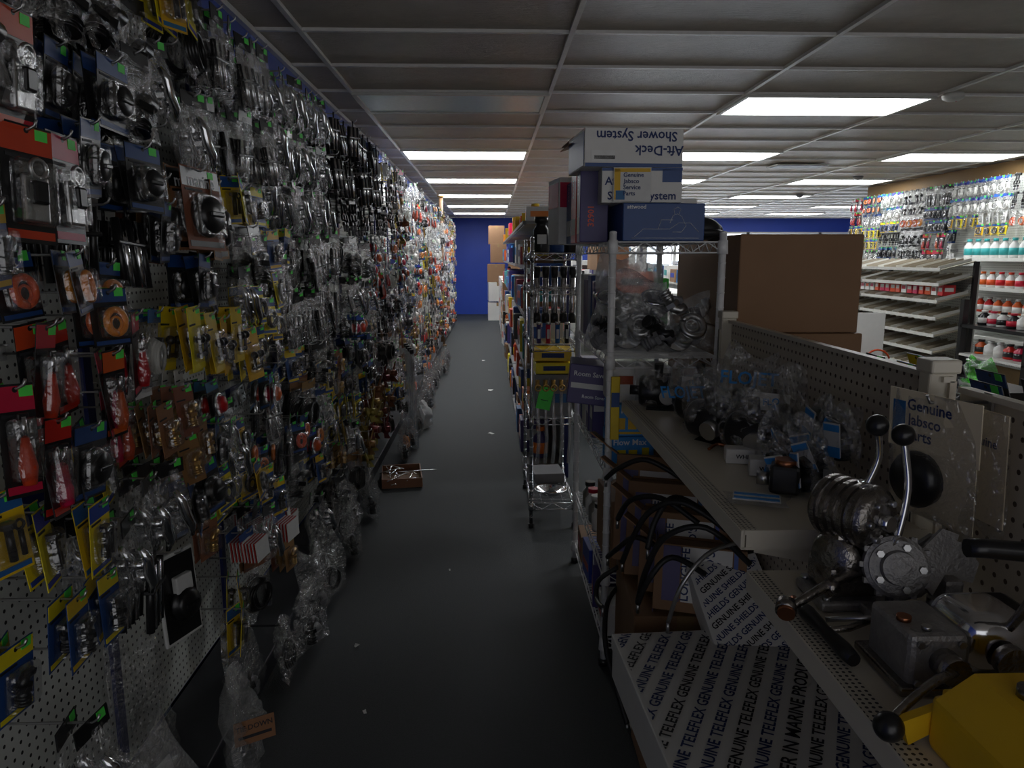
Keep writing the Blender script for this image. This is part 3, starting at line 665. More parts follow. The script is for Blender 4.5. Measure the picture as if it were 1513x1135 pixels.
# chrome rack contents
for i in range(5):
    b=MB(); b.cyl((0,0,0),(0,0,.24),.017,CHROME,n=16); b.cyl((0,0,.24),(0,0,.30),.017,BLACK,r1=.021,n=16); b.torus((0,0,.3),.019,.004,CHROME,n=14); b.cyl((0,0,.0),(0,0,.05),.021,BLACK,n=16)
    obj('rod_holder',b,None,(.25+.048*i,3.95,1.13),rad(0,0,0),'chrome tubular rod holder with black rim','rod holder','chrome rod holders')
for i in range(4):
    b=MB(); b.cyl((0,0,0),(0,0,.10),.013,[PURPLE,RED,BLUE,BLACK][i],n=14); b.cyl((0,0,.10),(0,0,.115),.015,CHROME,n=14); b.box((0,-.0135,.05),(.014,.001,.05),WCARD)
    obj('spray_tube',b,None,(.26+.05*i,3.90,1.025),(0,0,0),'slim capped tube with paper label','tube','labelled tubes on chrome rack')
for i in range(2): carton('yellow_tool_box','yellow flat box with printed label',(.34,3.98,.86+.07*i),(.2,.2,.06),(0,0,2-5*i),YEL,bands=[('f',0,.03,.12,.025,INKB)],group='yellow boxes on chrome rack')
carton('dark_carton','dark carton supporting yellow boxes',(.34,4.0,.625),(.2,.22,.23),(0,0,0),GREY,bands=[('f',0,.1,.15,.05,BLUE)])
for i in range(5):
    b=MB(); b.tube([(0,0,0),(0,-.02,-.12),(.008,-.02,-.28),(0,-.01,-.42)],.010,TUBEM,8); c=MB(); c.cyl((0,0,-.01),(0,0,.035),.011,BRASS,n=10); c.torus((0,0,.05),.016,.004,BRASS,RX(90),n=12)
    o=obj('hose_assembly',b,None,(.25+.042*i,3.835,.80),rad(0,0,0),'clear hose with brass end fitting hanging on rack','hose','clear hoses hanging on rack'); obj('brass_fitting',c,o)
b=MB(); b.box((0,0,-.06),(.075,.0015,.12),GREEN); b.cyl((0,-.001,-.015),(0,.001,-.015),.006,BLACK,n=10); b.cyl((0,0,-.01),(0,.01,.05),.001,STEEL,n=5); b.box((0,-.001,-.07),(.04,.001,.004),INK)
obj('price_tag',b,None,(.30,3.80,.80),rad(0,12,0),'fluorescent green hang tag','price tag')
b=MB(); b.lathe([(.04,0),(.05,.003),(.085,.03),(.095,.035),(.092,.037),(.082,.032),(.048,.008),(.01,.006)],CHROME,28)
obj('chrome_dish',b,None,(.34,4.0,.145),rad(0,0,0),'shallow polished chrome dish on bottom shelf','dish')
carton('dark_packet','dark flat packet by the chrome dish',(.34,4.3,.145),(.18,.2,.06),(0,0,5),GREY)
for i in range(3):
    b=MB(); b.lathe([(.04,0),(.045,.01),(.045,.12),(.03,.14),(.03,.155),(.038,.16),(.038,.19)],[BLACK,DBLUE,BLACK][i],18); b.box((0,-.046,.07),(.05,.002,.05),WCARD)
    obj('black_canister',b,None,(.28+.09*i,4.05+.1*i,1.505),(0,0,0),'black screw top canister on rack top','canister','canisters on chrome rack')
for i in range(4): carton('blue_parts_box','blue carton on chrome rack',(.30+.07*(i%2),4.2+.14*(i//2),1.325),(.08,.1,.12),(0,0,0),BLUE,group='blue cartons',bands=[('f',0,.06,.05,.03,WCARD)])
for i in range(4): carton('blue_parts_box','blue carton on chrome rack',(.27+.1*(i%2),4.2+.16*(i//2),1.025),(.09,.12,.16),(0,0,0),[BLUE,PAPER,DBLUE,RED][i],group='blue cartons',bands=[('f',0,.08,.05,.03,WCARD)])

# ------------------------------------------------------------------ far gondola run
for y in (4.8,6.02,7.24,8.46,9.68,10.9):
    e=obj('gondola_bay',None,None,(.5,y+.6,0),(0,0,0),'double sided store shelving bay full of stock','store shelving','shelving bays in the centre run')
    b=MB(); b.box((0,0,.85),(.02,1.2,1.6),PEG); obj('back_panel',b,e)
    for z in(.08,.42,.76,1.1,1.42,1.7):
        b=MB(); b.box((-.14,0,0),(.27 if z<1.6 else .3,1.19,.02),GREY); b.box((-.275,0,-.004),(.008,1.19,.028),GREY); obj('shelf',b,e,(0,0,z))
    b=MB(); b.box((0,-.6,.86),(.05,.03,1.72),UPBLUE); obj('upright',b,e)
BM={}
pal=[RED,ORANGE,YEL,BLUE,PAPER,WCARD,CARTON,DBLUE,BLACK,TEAL,PURPLE,LBLUE,BLACK]
def boxmesh(c,c2,kind):
    key=(c.name,c2.name,kind)
    if key in BM: return BM[key]
    b=MB()
    if kind==0: b.box((0,0,.5),(1,1,1),c,.015); b.box((-.503,0,.55),(.01,.7,.35),c2); b.box((0,-.503,.55),(.7,.01,.35),c2)
    else:
        b.lathe([(.4,0),(.46,.03),(.46,.62),(.2,.8),(.2,.86)],c,14); b.lathe([(.25,.86),(.25,1)],c2,12); b.lathe([(.47,.15),(.47,.5)],c2,14)
    BM[key]=b.mesh('stock'); return BM[key]
def stock(x,y,z,sx,sy,sz,kind,grp,pal_=pal,where='on a store shelf'):
    c,c2=R.sample(pal_,2)
    if c is c2: c2=PAPER
    nm='product_bottle' if kind else 'product_box'
    o=obj(nm,boxmesh(c,c2,kind),None,(x,y,z),rad(0,0,R.uniform(-6,6)),('%s %s with %s label %s'%(c.name.split('_')[0],'capped bottle' if kind else 'product box',c2.name.split('_')[0],where)),'bottle' if kind else 'box',grp)
    o.scale=(sx,sy,sz)
for z,hm in((.09,.26),(.43,.26),(.77,.26),(1.11,.24),(1.43,.2),(1.71,.16)):
    y=4.9
    while y<12:
        w=R.uniform(.11,.2)+y*.007
        kd=1 if R.random()<.3 else 0
        hh=hm*R.uniform(.55,.98)
        if z>1.6 and R.random()<.3: y+=w; continue
        stock(.5-R.uniform(.15,.2),y+w/2,z,min(w*.9,.12) if kd else .2,min(w*.9,.12) if kd else w*.9,hh,kd,'stock on the centre shelving run',pal if z<1.6 else [RED,ORANGE,YEL,PAPER,RED]); y+=w+.01
for i,(x,y,z,s) in enumerate([(.02,17.6,0,.5),(.02,17.6,.45,.48),(.0,17.6,.9,.45),(.05,17.6,1.35,.42),(.0,17.6,1.78,.4),(.5,17.4,0,.5),(.5,17.4,.45,.5),(.5,17.4,.9,.48),(.5,17.4,1.35,.4)]):
    carton('shipping_carton','plain brown shipping carton stacked by the blue wall',(x+.15,y,z),(s*.9,s,.44 if i%2 else .42),(0,0,R.uniform(-5,5)),CARTON if z>.8 or i>5 else PAPER,tape=True,group='cartons stacked by the far wall')
for j in range(3):
    for i in range(9): carton('stacked_carton','printed carton stacked along the far aisle',(.42,12.55+.5*i,.36*j),(.42,.44,.34),(0,0,R.uniform(-4,4)),R.choice([PAPER,CARTON,PAPER,WCARD]),bands=[('l',0,.17,.25,.1,R.choice([RED,BLUE,YEL,ORANGE]))],group='cartons along the far aisle')

# ------------------------------------------------------------------ islands
for gx,gy0,gy1,gh in ((1.5,6.5,13,1.35),(3.1,9,15,1.3),(4.6,12,17.5,1.3),(7,12,17.5,1.4)):
    e=obj('island_shelving',None,None,(gx,(gy0+gy1)/2,0),(0,0,0),'island store shelving between aisles','store shelving')
    b=MB(); b.box((0,0,gh/2),(.04,gy1-gy0,gh),PEG); obj('back_panel',b,e)
    for z in(.12,.5,.85,gh-.2):
        b=MB(); b.box((0,0,0),(.8,gy1-gy0,.02),WHITE); obj('shelf',b,e,(0,0,z))
    for z in(gh-.19,):
        y=gy0+.1
        while y<gy1-.2:
            w=R.uniform(.25,.42)
            stock(gx-.22,y+w/2,z+.001,.3,w*.9,R.uniform(.15,.28),0,'stock on island shelving'); y+=w+.03
def signobj(name,label,loc,w,h,letters,m,size,rz=0):
    b=MB(); b.box((0,0,0),(w,.006,h),PAPER)
    n=len(letters)
    for i,ch in enumerate(letters): b.text(ch,size,m,MT(0,-.004,h/2-h*(i+.5)/n)@FR)
    for s in(-1,1): b.cyl((s*w*.35,0,h/2-.01),(s*w*.35,0,H-loc[2]),.002,STEEL,n=5)
    obj(name,b,None,loc,rad(0,0,rz),label,'sign')
signobj('bid_sign','white hanging sign with vertical blue letters BID',(2.05,11.0,1.47),.24,.44,"BID",BLUE,.17)
signobj('vertical_sign','white hanging sign with small vertical purple letters',(2.30,11.2,1.5),.16,.40,"ERPYL",PURPLE,.09)
for i,(x,y,z,s) in enumerate([(.98,7.0,1.36,.3),(1.02,7.6,1.36,.3)]):
    carton('display_carton','brown carton on top of island shelving',(x+.15,y,z),(s,s,s*.75),(0,0,R.uniform(-8,8)),CARTON,tape=True,group='cartons on island shelving')

for (l,loc,sz,rz) in (('large closed brown cardboard carton',(1.07,2.95,1.222),(.42,.92,.335),-1.5),('large brown cardboard carton under another carton',(1.06,2.93,.82),(.44,.9,.40),1),('large brown cardboard carton on the floor',(1.06,2.93,.41),(.46,.9,.41),0),('large brown cardboard carton on the floor',(1.06,2.93,0),(.46,.9,.41),0)):
    carton('large_carton',l,loc,sz,(0,0,rz),CARTON,bev=.005)

# ------------------------------------------------------------------ near right gondola
e=obj('gondola_shelving',None,None,(0,0,0),(0,0,0),'cream metal gondola shelving with beige pegboard back','store shelving')
PXR=.80
b=MB(); b.box((PXR+.012,1.83,.70),(.012,1.18,1.13),PEGB); obj('pegboard_panel',b,e)
b=MB(); b.box((PXR+.012,.60,.69),(.012,1.22,1.13),PEGB); obj('pegboard_panel',b,e)
b=MB(); b.box((PXR+.004,1.83,1.268),(.02,1.18,.010),CREAM); b.box((PXR+.004,.6,1.258),(.02,1.2,.010),CREAM); obj('top_rail',b,e)
for y in (1.265,2.435,.02):
    b=MB(); b.box((0,0,.64),(.05,.035,1.28),CREAM,.004); b.box((-.027,0,.64),(.004,.012,1.2),PERF); b.box((0,0,1.29),(.055,.05,.025),CREAM,.004); obj('upright',b,e,(PXR-.002,y,0))
def shelfpart(y0,y1,z):
    b=MB(); d=y1-y0; yc=(y0+y1)/2
    b.box((.61,yc,z-.004),(.32,d,.008),CREAM); b.box((.462,yc,z+.0005-.004),(.03,d-.01,.0084),PERF)
    b.box((.449,yc,z-.018),(.008,d,.036),CREAM,.002); b.box((.456,yc,z-.034),(.02,d,.004),CREAM)
    for y in(y0+.004,y1-.004): b.box((.62,y,z-.02),(.33,.006,.034),CREAM)
    obj('shelf',b,e)
    for y in (y0+.015,y1-.015):
        c=MB(); c.extr([(0,0),(.30,0),(.30,-.09),(.27,-.09),(0,-.035)],.004,CREAM,MT(.475,y+.002,z-.012)@RX(90)); obj('shelf_bracket',c,e)
shelfpart(1.225,2.425,1.0); shelfpart(.03,1.19,.94)
b=MB(); b.box((.62,1.23,.14),(.36,2.4,.02),CREAM); b.box((.445,1.23,.07),(.012,2.4,.13),CREAM); obj('base_deck',b,e)
e2=obj('rear_display_shelving',None,None,(1.06,1.3,0),(0,0,0),'white shelving with sloped top holding assorted packs','store shelving')
for z in(.2,.6,1.0):
    b=MB(); b.box((0,0,z),(.42,1.9,.02),WHITE); obj('shelf',b,e2)
b=MB(); b.box((-.2,0,.5),(.02,1.9,1.0),WHITE); obj('side_panel',b,e2)
for i in range(12):
    K[['bagbk','cap','bagch','yblue'][i%4]].put((1.0+.12*(i%3),1.6+.16*(i//3),1.2),rad(0,20,180),True,'packs lying behind the pegboard')
def printed_box(name,label,loc,rot,size,lines,ang,pitch,ts,bold=None):
    sx,sy,sz=size; b=MB(); b.box((0,0,sz/2),size,PAPER,.003)
    c=MB()
    F=MT(0,0,sz+.0035)
    for i in range(-18,19):
        s=lines[i%len(lines)]; tsz=ts
        if bold is not None and i==bold: s=L3; tsz=ts*1.2
        M=RZ(ang)@MT(.05*((i*7)%5)-.1,i*pitch,0)
        c.text(s,tsz,INK if i%3==0 or i==bold else INKB,M,clip=(-sx/2+.006,sx/2-.006,-sy/2+.006,sy/2-.006,F),sx=1.0)
    o=obj(name,b,None,loc,rad(*rot),label,'box'); obj('printed_lettering',c,o)
    f=MB(); f.box((0,0,sz-.02),(sx+.006,sy+.006,.044),PAPER,.003); obj('lid',f,o)
    return o
printed_box('printed_white_box','white box printed with repeated slanted black lettering',(.60,1.53,.33),(0,0,3),(.50,.68,.125),[L1,L2],60,.050,.036,bold=-2)
carton('open_brown_carton','brown carton supporting the printed white box',(.62,1.54,.15),(.46,.62,.18),(0,0,0),CARTON)
printed_box('shields_box','white box printed with slanted lettering leaning under shelf',(.69,1.93,.46),(40,-8,4),(.20,.28,.09),[L4,L4],28,.030,.024)
carton('low_brown_carton','brown carton on the floor beside the rack',(.58,2.20,.14),(.30,.44,.30),(0,0,-3),CARTON,tape=True)
for i in range(4):
    yy=2.36-.12*i
    carton('cable_kit_box','open brown cable kit carton with white and purple label',(.55+.02*i,yy,.45),(.26,.10,.36-.055*i),(-12,0,-18),CARTON,
       texts=[('l',"LONGLIFE",.026,INKW,.0,.16-.02*i,90),('f','LONGLIFE',.034,INKB,-.04,.2-.03*i,90),('f',"WORLD'S",.034,INKB,.03,.2-.03*i,90)],
       bands=[('l',0,.16-.02*i,.05,.24,PURPLE),('f',-.08,.17-.02*i,.05,.28-.04*i,PURPLE),('f',.02,.17-.02*i,.14,.28-.04*i,PAPER),('f',.1,.17-.02*i,.012,.28-.04*i,BLUE)],group='cable kit cartons under the shelf',flaps=True)
cabs=[[(.60,2.0,.72),(.50,2.05,.78),(.43,2.15,.74),(.40,2.2,.66)],[(.66,1.9,.73),(.54,1.95,.80),(.46,2.0,.76),(.42,2.05,.66),(.40,2.1,.56)],[(.70,1.85,.66),(.58,1.86,.76),(.48,1.9,.72),(.44,1.95,.60),(.43,2.0,.48)],
 [(.52,2.1,.60),(.45,2.15,.62),(.40,2.2,.56),(.385,2.28,.5)],[(.70,1.82,.74),(.58,1.8,.72),(.50,1.78,.64),(.47,1.8,.52)],[(.62,2.2,.78),(.5,2.25,.84),(.42,2.3,.8),(.39,2.38,.74)],
 [(.46,2.42,.34),(.40,2.35,.30),(.38,2.25,.2),(.41,2.15,.08),(.43,2.1,.012)],[(.44,2.38,.42),(.37,2.36,.38),(.355,2.3,.34),(.36,2.2,.36)],[(.64,2.0,.74),(.53,2.0,.80),(.47,1.98,.74),(.445,1.96,.66)],[(.6,1.92,.6),(.5,1.9,.66),(.44,1.9,.6),(.42,1.95,.5)]]
def smooth(pts,n=6):
    P=[Vector(p) for p in pts]; out=[]
    for i in range(len(P)-1):
        p0=P[max(i-1,0)];p1=P[i];p2=P[i+1];p3=P[min(i+2,len(P)-1)]
        for k in range(n):
            t=k/n; out.append(.5*((2*p1)+(p2-p0)*t+(2*p0-5*p1+4*p2-p3)*t*t+(3*p1-p0-3*p2+p3)*t**3))
    out.append(P[-1]); return out
for i,c in enumerate(cabs):
    b=MB(); b.tube(smooth(c),.0085 if i!=4 else .006,RUBBER if i!=4 else STEEL,8); b.cyl(c[-1],(Vector(c[-1])+Vector((0,0,-.03))),.005,STEEL,n=8)
    obj('control_cable',b,None,(0,0,0),(0,0,0),'thick black control cable curling out of a box' if i!=4 else 'grey ribbed metal control cable','cable','cables spilling towards the aisle')

# ------------------------------------------------------------------ items on upper shelf
def cont_p2(c):
    c.M=MT(0,0,.055); c.lathe([(.045,-.06),(.05,-.05),(.05,.03),(.036,.045)],BLACK,18,RX(90)); c.cyl((0,.05,0),(0,.09,0),.016,BLACK,n=10); c.cyl((0,0,.03),(0,0,.09),.015,BLACK,n=10); c.cyl((-.04,-.03,0),(-.065,-.03,0),.025,STEEL,n=14); c.box((0,-.01,-.05),(.09,.09,.01),BLACK)
def shelfbag(x,y,rz,w,h,t,seed,lab,txt,content=cont_p2,tilt=0,z=1.003,rx=0,plate=True):
    o=loosebag((x,y,z),rad(rx,tilt,rz),w,h,t,seed,content,lab,'pump_bag')
    if txt:
        c=MB()
        if plate: c.box((-.058,0,h*.55),(.001,w*.5,h*.22),WCARD)
        c.text(txt,w*(.13 if plate else .25),LBLUE,MT(-.0592 if plate else -.078,0,h*(.55 if plate else .62))@LF@RZ(8))
        obj('printed_label',c,o)
    return o
shelfbag(.54,2.30,75,.16,.15,.13,41,'clear bag holding black pump head',None,tilt=-8)
shelfbag(.66,2.27,60,.17,.15,.13,42,'clear bag holding a black pump with blue label','FLO',tilt=10)
shelfbag(.62,2.08,40,.2,.19,.13,44,'clear bag with large blue lettering and black pump','FLOJET',tilt=-12,plate=False)
shelfbag(.72,2.02,60,.2,.22,.12,43,'clear bag with blue lettering leaning on pegboard','FLOJET',tilt=10,rx=8,plate=False)
shelfbag(.60,1.88,35,.2,.18,.14,47,'clear bag holding black motor',None,tilt=-16)
shelfbag(.72,1.80,55,.18,.20,.12,46,'clear bag with black pump and blue lettering','FLO',tilt=12)
shelfbag(.65,1.72,40,.18,.16,.12,48,'clear bag with black pump',None,tilt=-10)
def cont_lab(c): c.box((-.026,0,.055),(.003,.04,.07),WCARD); c.box((-.028,0,.03),(.002,.04,.022),LBLUE); c.box((-.028,0,.08),(.002,.04,.014),LBLUE); c.M=MT(0,0,.05); p_fit(c,BLACK,.08)
for i in range(12):
    loosebag((.64+.045*(i%3)+R.uniform(-.01,.01),1.40+.075*(i//3)+.02*(i%3),1.003+.028*(i%3)),rad(R.uniform(-25,25),R.uniform(-24,6),50+R.uniform(-60,60)),.09,.12,.05,50+i,cont_lab,'small clear bag with blue and white label','label_bag',group='small labelled bags on the shelf')
carton('small_white_box','small white carton with dark lettering',(.60,1.66,1.001),(.09,.045,.035),(0,0,-12),PAPER,texts=[('f','WHITE',.014,INK,0,.018)])
carton('small_white_box','small white and grey carton with dark lettering',(.62,1.56,1.001),(.085,.05,.038),(0,0,-16),PAPER,texts=[('f','WHITE',.014,INK,0,.018)])
b=MB(); b.box((0,0,.035),(.06,.05,.06),BLACK,.008); b.cyl((.03,0,.035),(.07,0,.035),.02,BLACK,n=16); b.cyl((.07,0,.035),(.085,0,.035),.026,GREY,n=16); b.cyl((0,0,.06),(0,0,.075),.022,COPPER,n=16); b.cyl((-.03,0,.03),(-.055,0,.03),.014,STEEL,n=12)
obj('black_pump_motor',b,None,(.60,1.42,1.001),rad(0,0,-25),'small black pump motor with copper coil','pump')
b=MB(); b.bag(.12,.075,.012,BAG,77,RX(0)@RY(90)); c=MB(); c.box((-.035,0,.004),(.05,.09,.002),WCARD); c.box((-.025,0,.0055),(.012,.085,.001),LBLUE); c.box((-.05,0,.0055),(.012,.085,.001),LBLUE)
o=obj('flat_label_packet',b,None,(.535,1.40,1.01),rad(0,0,70),'flat clear packet with blue and white label','packet'); obj('paper_label',c,o)
b=MB(); b.tube(smooth([(0,0,.004),(.03,.02,.012),(.06,-.01,.006),(.04,-.03,.004)]),.004,COPPER,6); b.cyl((.06,-.01,.006),(.07,-.01,.006),.006,CHROME,n=10)
obj('small_terminal_clip',b,None,(.545,1.76,1.002),rad(0,0,0),'small copper terminal clip','clip')

PB=mat('aged_card',(.80,.69,.50),.55,scale=6)
b=MB(); b.box((0,0,-.05),(.002,.18,.1),PB); b.box((-.0015,.068,-.05),(.001,.026,.06),BLUE)
for k,t in enumerate(('Genuine','Jabsco','Parts')): b.text(t,.026,INKB,MT(-.0022,.050,-.024-.025*k)@LF,align='l')
c=MB(); c.bag(.165,.22,.03,BAG,61); d=MB(); d.box((.004,0,-.15),(.002,.165,.12),PB); d.lathe([(.02,-.02),(.045,-.018),(.048,.0),(.04,.012),(.02,.018),(.008,.02)],BLACK,22,MT(-.012,.02,-.145)@RY(-90)); d.cyl((-.01,.01,-.1),(-.01,.01,-.12),.008,BLACK,n=10)
o=obj('pump_parts_pack',b,None,(PXR-.09,1.13,1.262),rad(0,-3,14),'aged card with bagged black pump cover on a peg hook','hanging package')
obj('clear_bag',c,o); obj('pump_cover',d,o)
b=MB(); b.box((0,0,-.09),(.002,.11,.18),PB); b.text('Genuine',.021,INKB,MT(-.0022,0,-.05)@LF); c=MB(); c.bag(.12,.2,.03,BAG,62)
o=obj('pump_parts_pack',b,None,(PXR-.028,1.10,1.245),rad(0,-3,4),'aged beige parts card in clear bag','hanging package'); obj('clear_bag',c,o)
b=MB(); b.tube([(0,0,0),(-.1,0,0),(-.105,0,.012)],.0028,STEEL,6); b.box((-.003,0,0),(.005,.02,.03),STEEL); obj('peg_hook',b,None,(PXR+.004,1.13,1.25),(0,0,0),'thin steel wire peg hook','peg hook','peg hooks on the pegboard')

# ------------------------------------------------------------------ engine controls
e=obj('engine_control',None,None,(0,0,0),(0,0,0),'dark chrome twin lever boat engine control with black ball knobs','boat engine control')
b=MB()
DM=MT(.562,1.075,1.09)@RZ(25)@RX(90)
b.lathe([(.02,-.056),(.036,-.052),(.046,-.044),(.046,.044),(.036,.052),(.02,.056)],DKCHROME,32,DM)
for zz in(-.034,-.017,0,.017,.034): b.lathe([(.046,zz-.005),(.050,zz-.004),(.050,zz+.004),(.046,zz+.005)],DKCHROME,32,DM,smooth=False)
for k in range(6):
    a=math.radians(60*k); b.cyl((.03*math.cos(a),.03*math.sin(a),.05),(.03*math.cos(a),.03*math.sin(a),.062),.005,STEEL,n=6,M=DM)
b.cyl((0,0,.05),(0,0,.07),.012,CHROME,n=14,M=DM)
b.box((.562,1.08,1.03),(.07,.075,.07),DKCHROME,.012); b.box((.56,1.08,.985),(.085,.085,.05),DKCHROME,.01); b.box((.57,1.08,.95),(.13,.10,.016),ALU,.005)
for sx_ in(-1,1):
    for sy_ in(-1,1): b.cyl((.57+sx_*.053,1.08+sy_*.04,.956),(.57+sx_*.053,1.08+sy_*.04,.964),.007,STEEL,n=6)
b.lathe([(.038,-.012),(.042,0),(.034,.012),(.012,.018)],DKCHROME,24,MT(.535,1.06,1.02)@RZ(30)@RY(-90))
obj('body',b,e)
b=MB(); HM=MT(.603,1.01,1.025)@RZ(-15)@RX(75)
b.lathe([(.046,-.010),(.046,.006),(.040,.008),(.040,.012),(.026,.013),(.024,.024),(.010,.026)],ALU,28,HM,smooth=False)
for k in range(12):
    a=math.radians(k*30); b.box((.047*math.cos(a),.047*math.sin(a),-.002),(.008,.008,.012),ALU,0,HM)
for k in range(5):
    a=math.radians(k*72); b.cyl((.032*math.cos(a),.032*math.sin(a),.01),(.032*math.cos(a),.032*math.sin(a),.02),.0055,STEEL,n=6,M=HM)
b.extr([(0,-.02),(.03,.02),(.07,.045),(.12,.03),(.14,.0),(.13,-.03),(.09,-.02),(.05,-.05),(.0,-.06)],.010,ALU,MT(.60,1.035,1.02)@RX(80))
b.extr([(0,0),(.05,.06),(.075,.055),(.06,.0),(.04,-.04)],.008,ALU,MT(.615,1.01,1.03)@RX(70)@RZ(-10))
b.cyl((.60,1.02,1.03),(.60,1.07,1.05),.018,ALU,n=14); b.box((.64,1.0,.955),(.16,.05,.014),ALU,.003); b.box((.69,1.02,.98),(.03,.04,.05),ALU,.006)
b.cyl((.66,1.0,.962),(.66,1.0,.98),.012,STEEL,n=6)
obj('cast_linkage',b,e)
for (p,q) in (((.572,1.06,1.13),(.578,1.05,1.232)),((.606,1.02,1.06),(.607,1.03,1.222))):
    b=MB(); p=Vector(p);q=Vector(q); mid=(p+q)/2+Vector((.012,0,0)); b.tube(smooth([p,mid,q]),.0055,CHROME,8); b.cyl(p-Vector((0,.012,0)),p+Vector((0,.012,0)),.012,CHROME,n=12); b.sph(q,.0165,BLACK,n=14)
    obj('lever',b,e)
b=MB(); b.tube(smooth([(.575,1.04,1.01),(.52,1.02,1.0),(.47,1.0,.985),(.437,.99,.972)]),.007,DKCHROME,8,rf=lambda t:1.3-.4*t); b.cyl((.43,.985,.968),(.437,1.0,.975),.015,DKCHROME,n=16); b.cyl((.428,.978,.968),(.431,.985,.97),.0125,COPPER,n=16); b.cyl((.50,1.01,.99),(.515,1.015,.995),.012,DKCHROME,n=12)
obj('crank_arm',b,e)
b=MB(); b.tube([(.6,.96,.975),(.55,.97,.965),(.49,.985,.955)],.004,STEEL,8); obj('push_rod',b,e)
e=obj('domed_engine_control',None,None,(0,0,0),(0,0,0),'grey metal control box with domed chrome cover and ball lever','boat engine control')
b=MB(); b.box((.555,.87,.982),(.075,.1,.075),ALU,.008); b.box((.555,.87,.948),(.1,.12,.012),DKCHROME,.003); b.cyl((.53,.86,1.02),(.53,.86,1.026),.009,COPPER,n=12); b.cyl((.545,.835,1.02),(.545,.835,1.025),.006,STEEL,n=10)
for k in(-1,1):
    for q in(-1,1): b.cyl((.555+k*.026,.819,.982+q*.026),(.555+k*.026,.815,.982+q*.026),.005,STEEL,n=6)
obj('gear_case',b,e)
b=MB(); b.box((.637,.87,.995),(.095,.1,.085),CHROME,.028); b.box((.637,.87,.955),(.105,.11,.014),DKCHROME,.003); b.cyl((.637,.815,.99),(.637,.80,.99),.020,DKCHROME,n=18); obj('domed_cover',b,e)
b=MB(); b.cyl((.56,.82,.985),(.56,.79,.985),.018,DKCHROME,n=14); b.tube(smooth([(.56,.795,.985),(.52,.77,.99),(.47,.745,.975),(.445,.73,.962)]),.0055,DKCHROME,8); b.sph((.440,.722,.966),.0165,BLACK,n=14); obj('lever',b,e)
b=MB(); b.tube(smooth([(.645,.83,1.02),(.648,.80,1.08),(.642,.79,1.135)]),.006,DKCHROME,8); b.tube([(.56,.80,1.142),(.58,.798,1.142),(.66,.786,1.138),(.70,.78,1.136)],.011,BLACK,10,rf=lambda t:1+.15*math.sin(20*t)); obj('grip_lever',b,e)
b=MB(); b.tube([(.468,1.03,.958),(.470,1.0,.958),(.473,.95,.957),(.476,.90,.956),(.478,.875,.955)],.011,BLACK,12,rf=lambda t:.75+.35*abs(math.sin(6*t))); b.cyl((.466,1.045,.958),(.468,1.03,.958),.007,COPPER,n=10); b.tube([(.473,.95,.957),(.51,.955,.957),(.55,.975,.958)],.005,DKCHROME,8)
obj('black_grip_handle',b,None,(0,0,0),(0,0,0),'black ribbed plastic grip handle lying on shelf','handle')
b=MB(); b.box((.60,.62,.975),(.22,.15,.064),YELP,.008); b.extr([(-.11,0),(.11,0),(.09,.03),(-.07,.03)],.13,YELP,MT(.60,.685,1.005)@RX(90)); b.box((.63,.602,1.037),(.12,.1,.008),YELP,.003); b.cyl((.56,.64,1.035),(.56,.64,1.045),.014,DKCHROME,n=14); b.box((.545,.70,.98),(.07,.012,.05),YELP,.003); b.cyl((.545,.706,.98),(.545,.716,.98),.01,DKCHROME,n=12)
b.extr([(0,0),(.10,.02),(.10,.035),(.0,.03)],.012,YELP,MT(.47,.705,.944)@RX(90)@RZ(18))
obj('yellow_control_housing',b,None,(-.005,.03,-.002),(0,0,0),'bright yellow painted metal housing with bolted cover','boat part')
b=MB(); b.box((.70,.96,.965),(.1,.10,.045),BLACK,.012); b.cyl((.7,.9,.98),(.7,.88,.98),.02,DKCHROME,n=14); b.tube(smooth([(.72,.9,.99),(.73,.86,1.03),(.71,.82,1.04),(.69,.8,1.0)]),.006,RUBBER,8)
obj('black_gear_unit',b,None,(.02,.0,.0),(0,0,0),'black metal control unit with cable','boat part')

# ------------------------------------------------------------------ right wall
WX=5.5
b=MB(); b.box((0,0,0),(.012,9.4,2.0),PEG); obj('pegboard_wall_panel',b,None,(WX-.03,6.2,1.33),(0,0,0),'long white pegboard panel on the side wall','pegboard')
kl=['ybolt','red','yblue','white','redw','cap','bagwh','orange','baghi','lens','bagor','brown','bagtu','yring','clip','bagbk','bagkn']
y=6.9; rc.clear()
while y<10.8:
    z=2.3
    while z>1.35:
        k=rk(y+50,z,kl); kd=K[k]
        if kd.count<295 and not (y<8.3 and z-kd.h<1.68):
            hang(k,WX-.037,y,z,1 if R.random()<.5 else 2,.2,False,'packages hanging on the side wall',-1)
        z-=kd.h*1.02
    y+=.125
e=obj('sloped_shelf_unit',None,None,(0,0,0),(0,0,0),'white store unit with rows of mostly empty sloped shelves','store shelving')
b=MB(); b.box((4.55,8.2,.70),(.03,2.9,1.4),PEG); obj('back_panel',b,e)
for y in(6.75,8.2,9.65):
    b=MB(); b.box((4.52,y,.72),(.04,.03,1.44),BLACK); obj('upright',b,e)
for z in(.3,.46,.62,.78,.94,1.10,1.26,1.40):
    for y in(7.475,8.925):
        b=MB(); T=RY(-14)
        b.box((0,0,0),(.34,1.42,.010),TRAYC,M=T); b.box((-.17,0,-.035),(.010,1.42,.03),WHITE)
        for q in range(12): b.box((0,-.66+q*.12,.018),(.32,.006,.03),TRAYC if q%3 else WHITE,M=T)
        obj('sloped_shelf',b,e,(4.36,y,z))
for i in range(22): stock(4.33,6.86+.105*i,1.12,.12,.085,.10,0,'small boxes on a sloped shelf',[RED,WCARD,PAPER,RED],'on a sloped shelf')
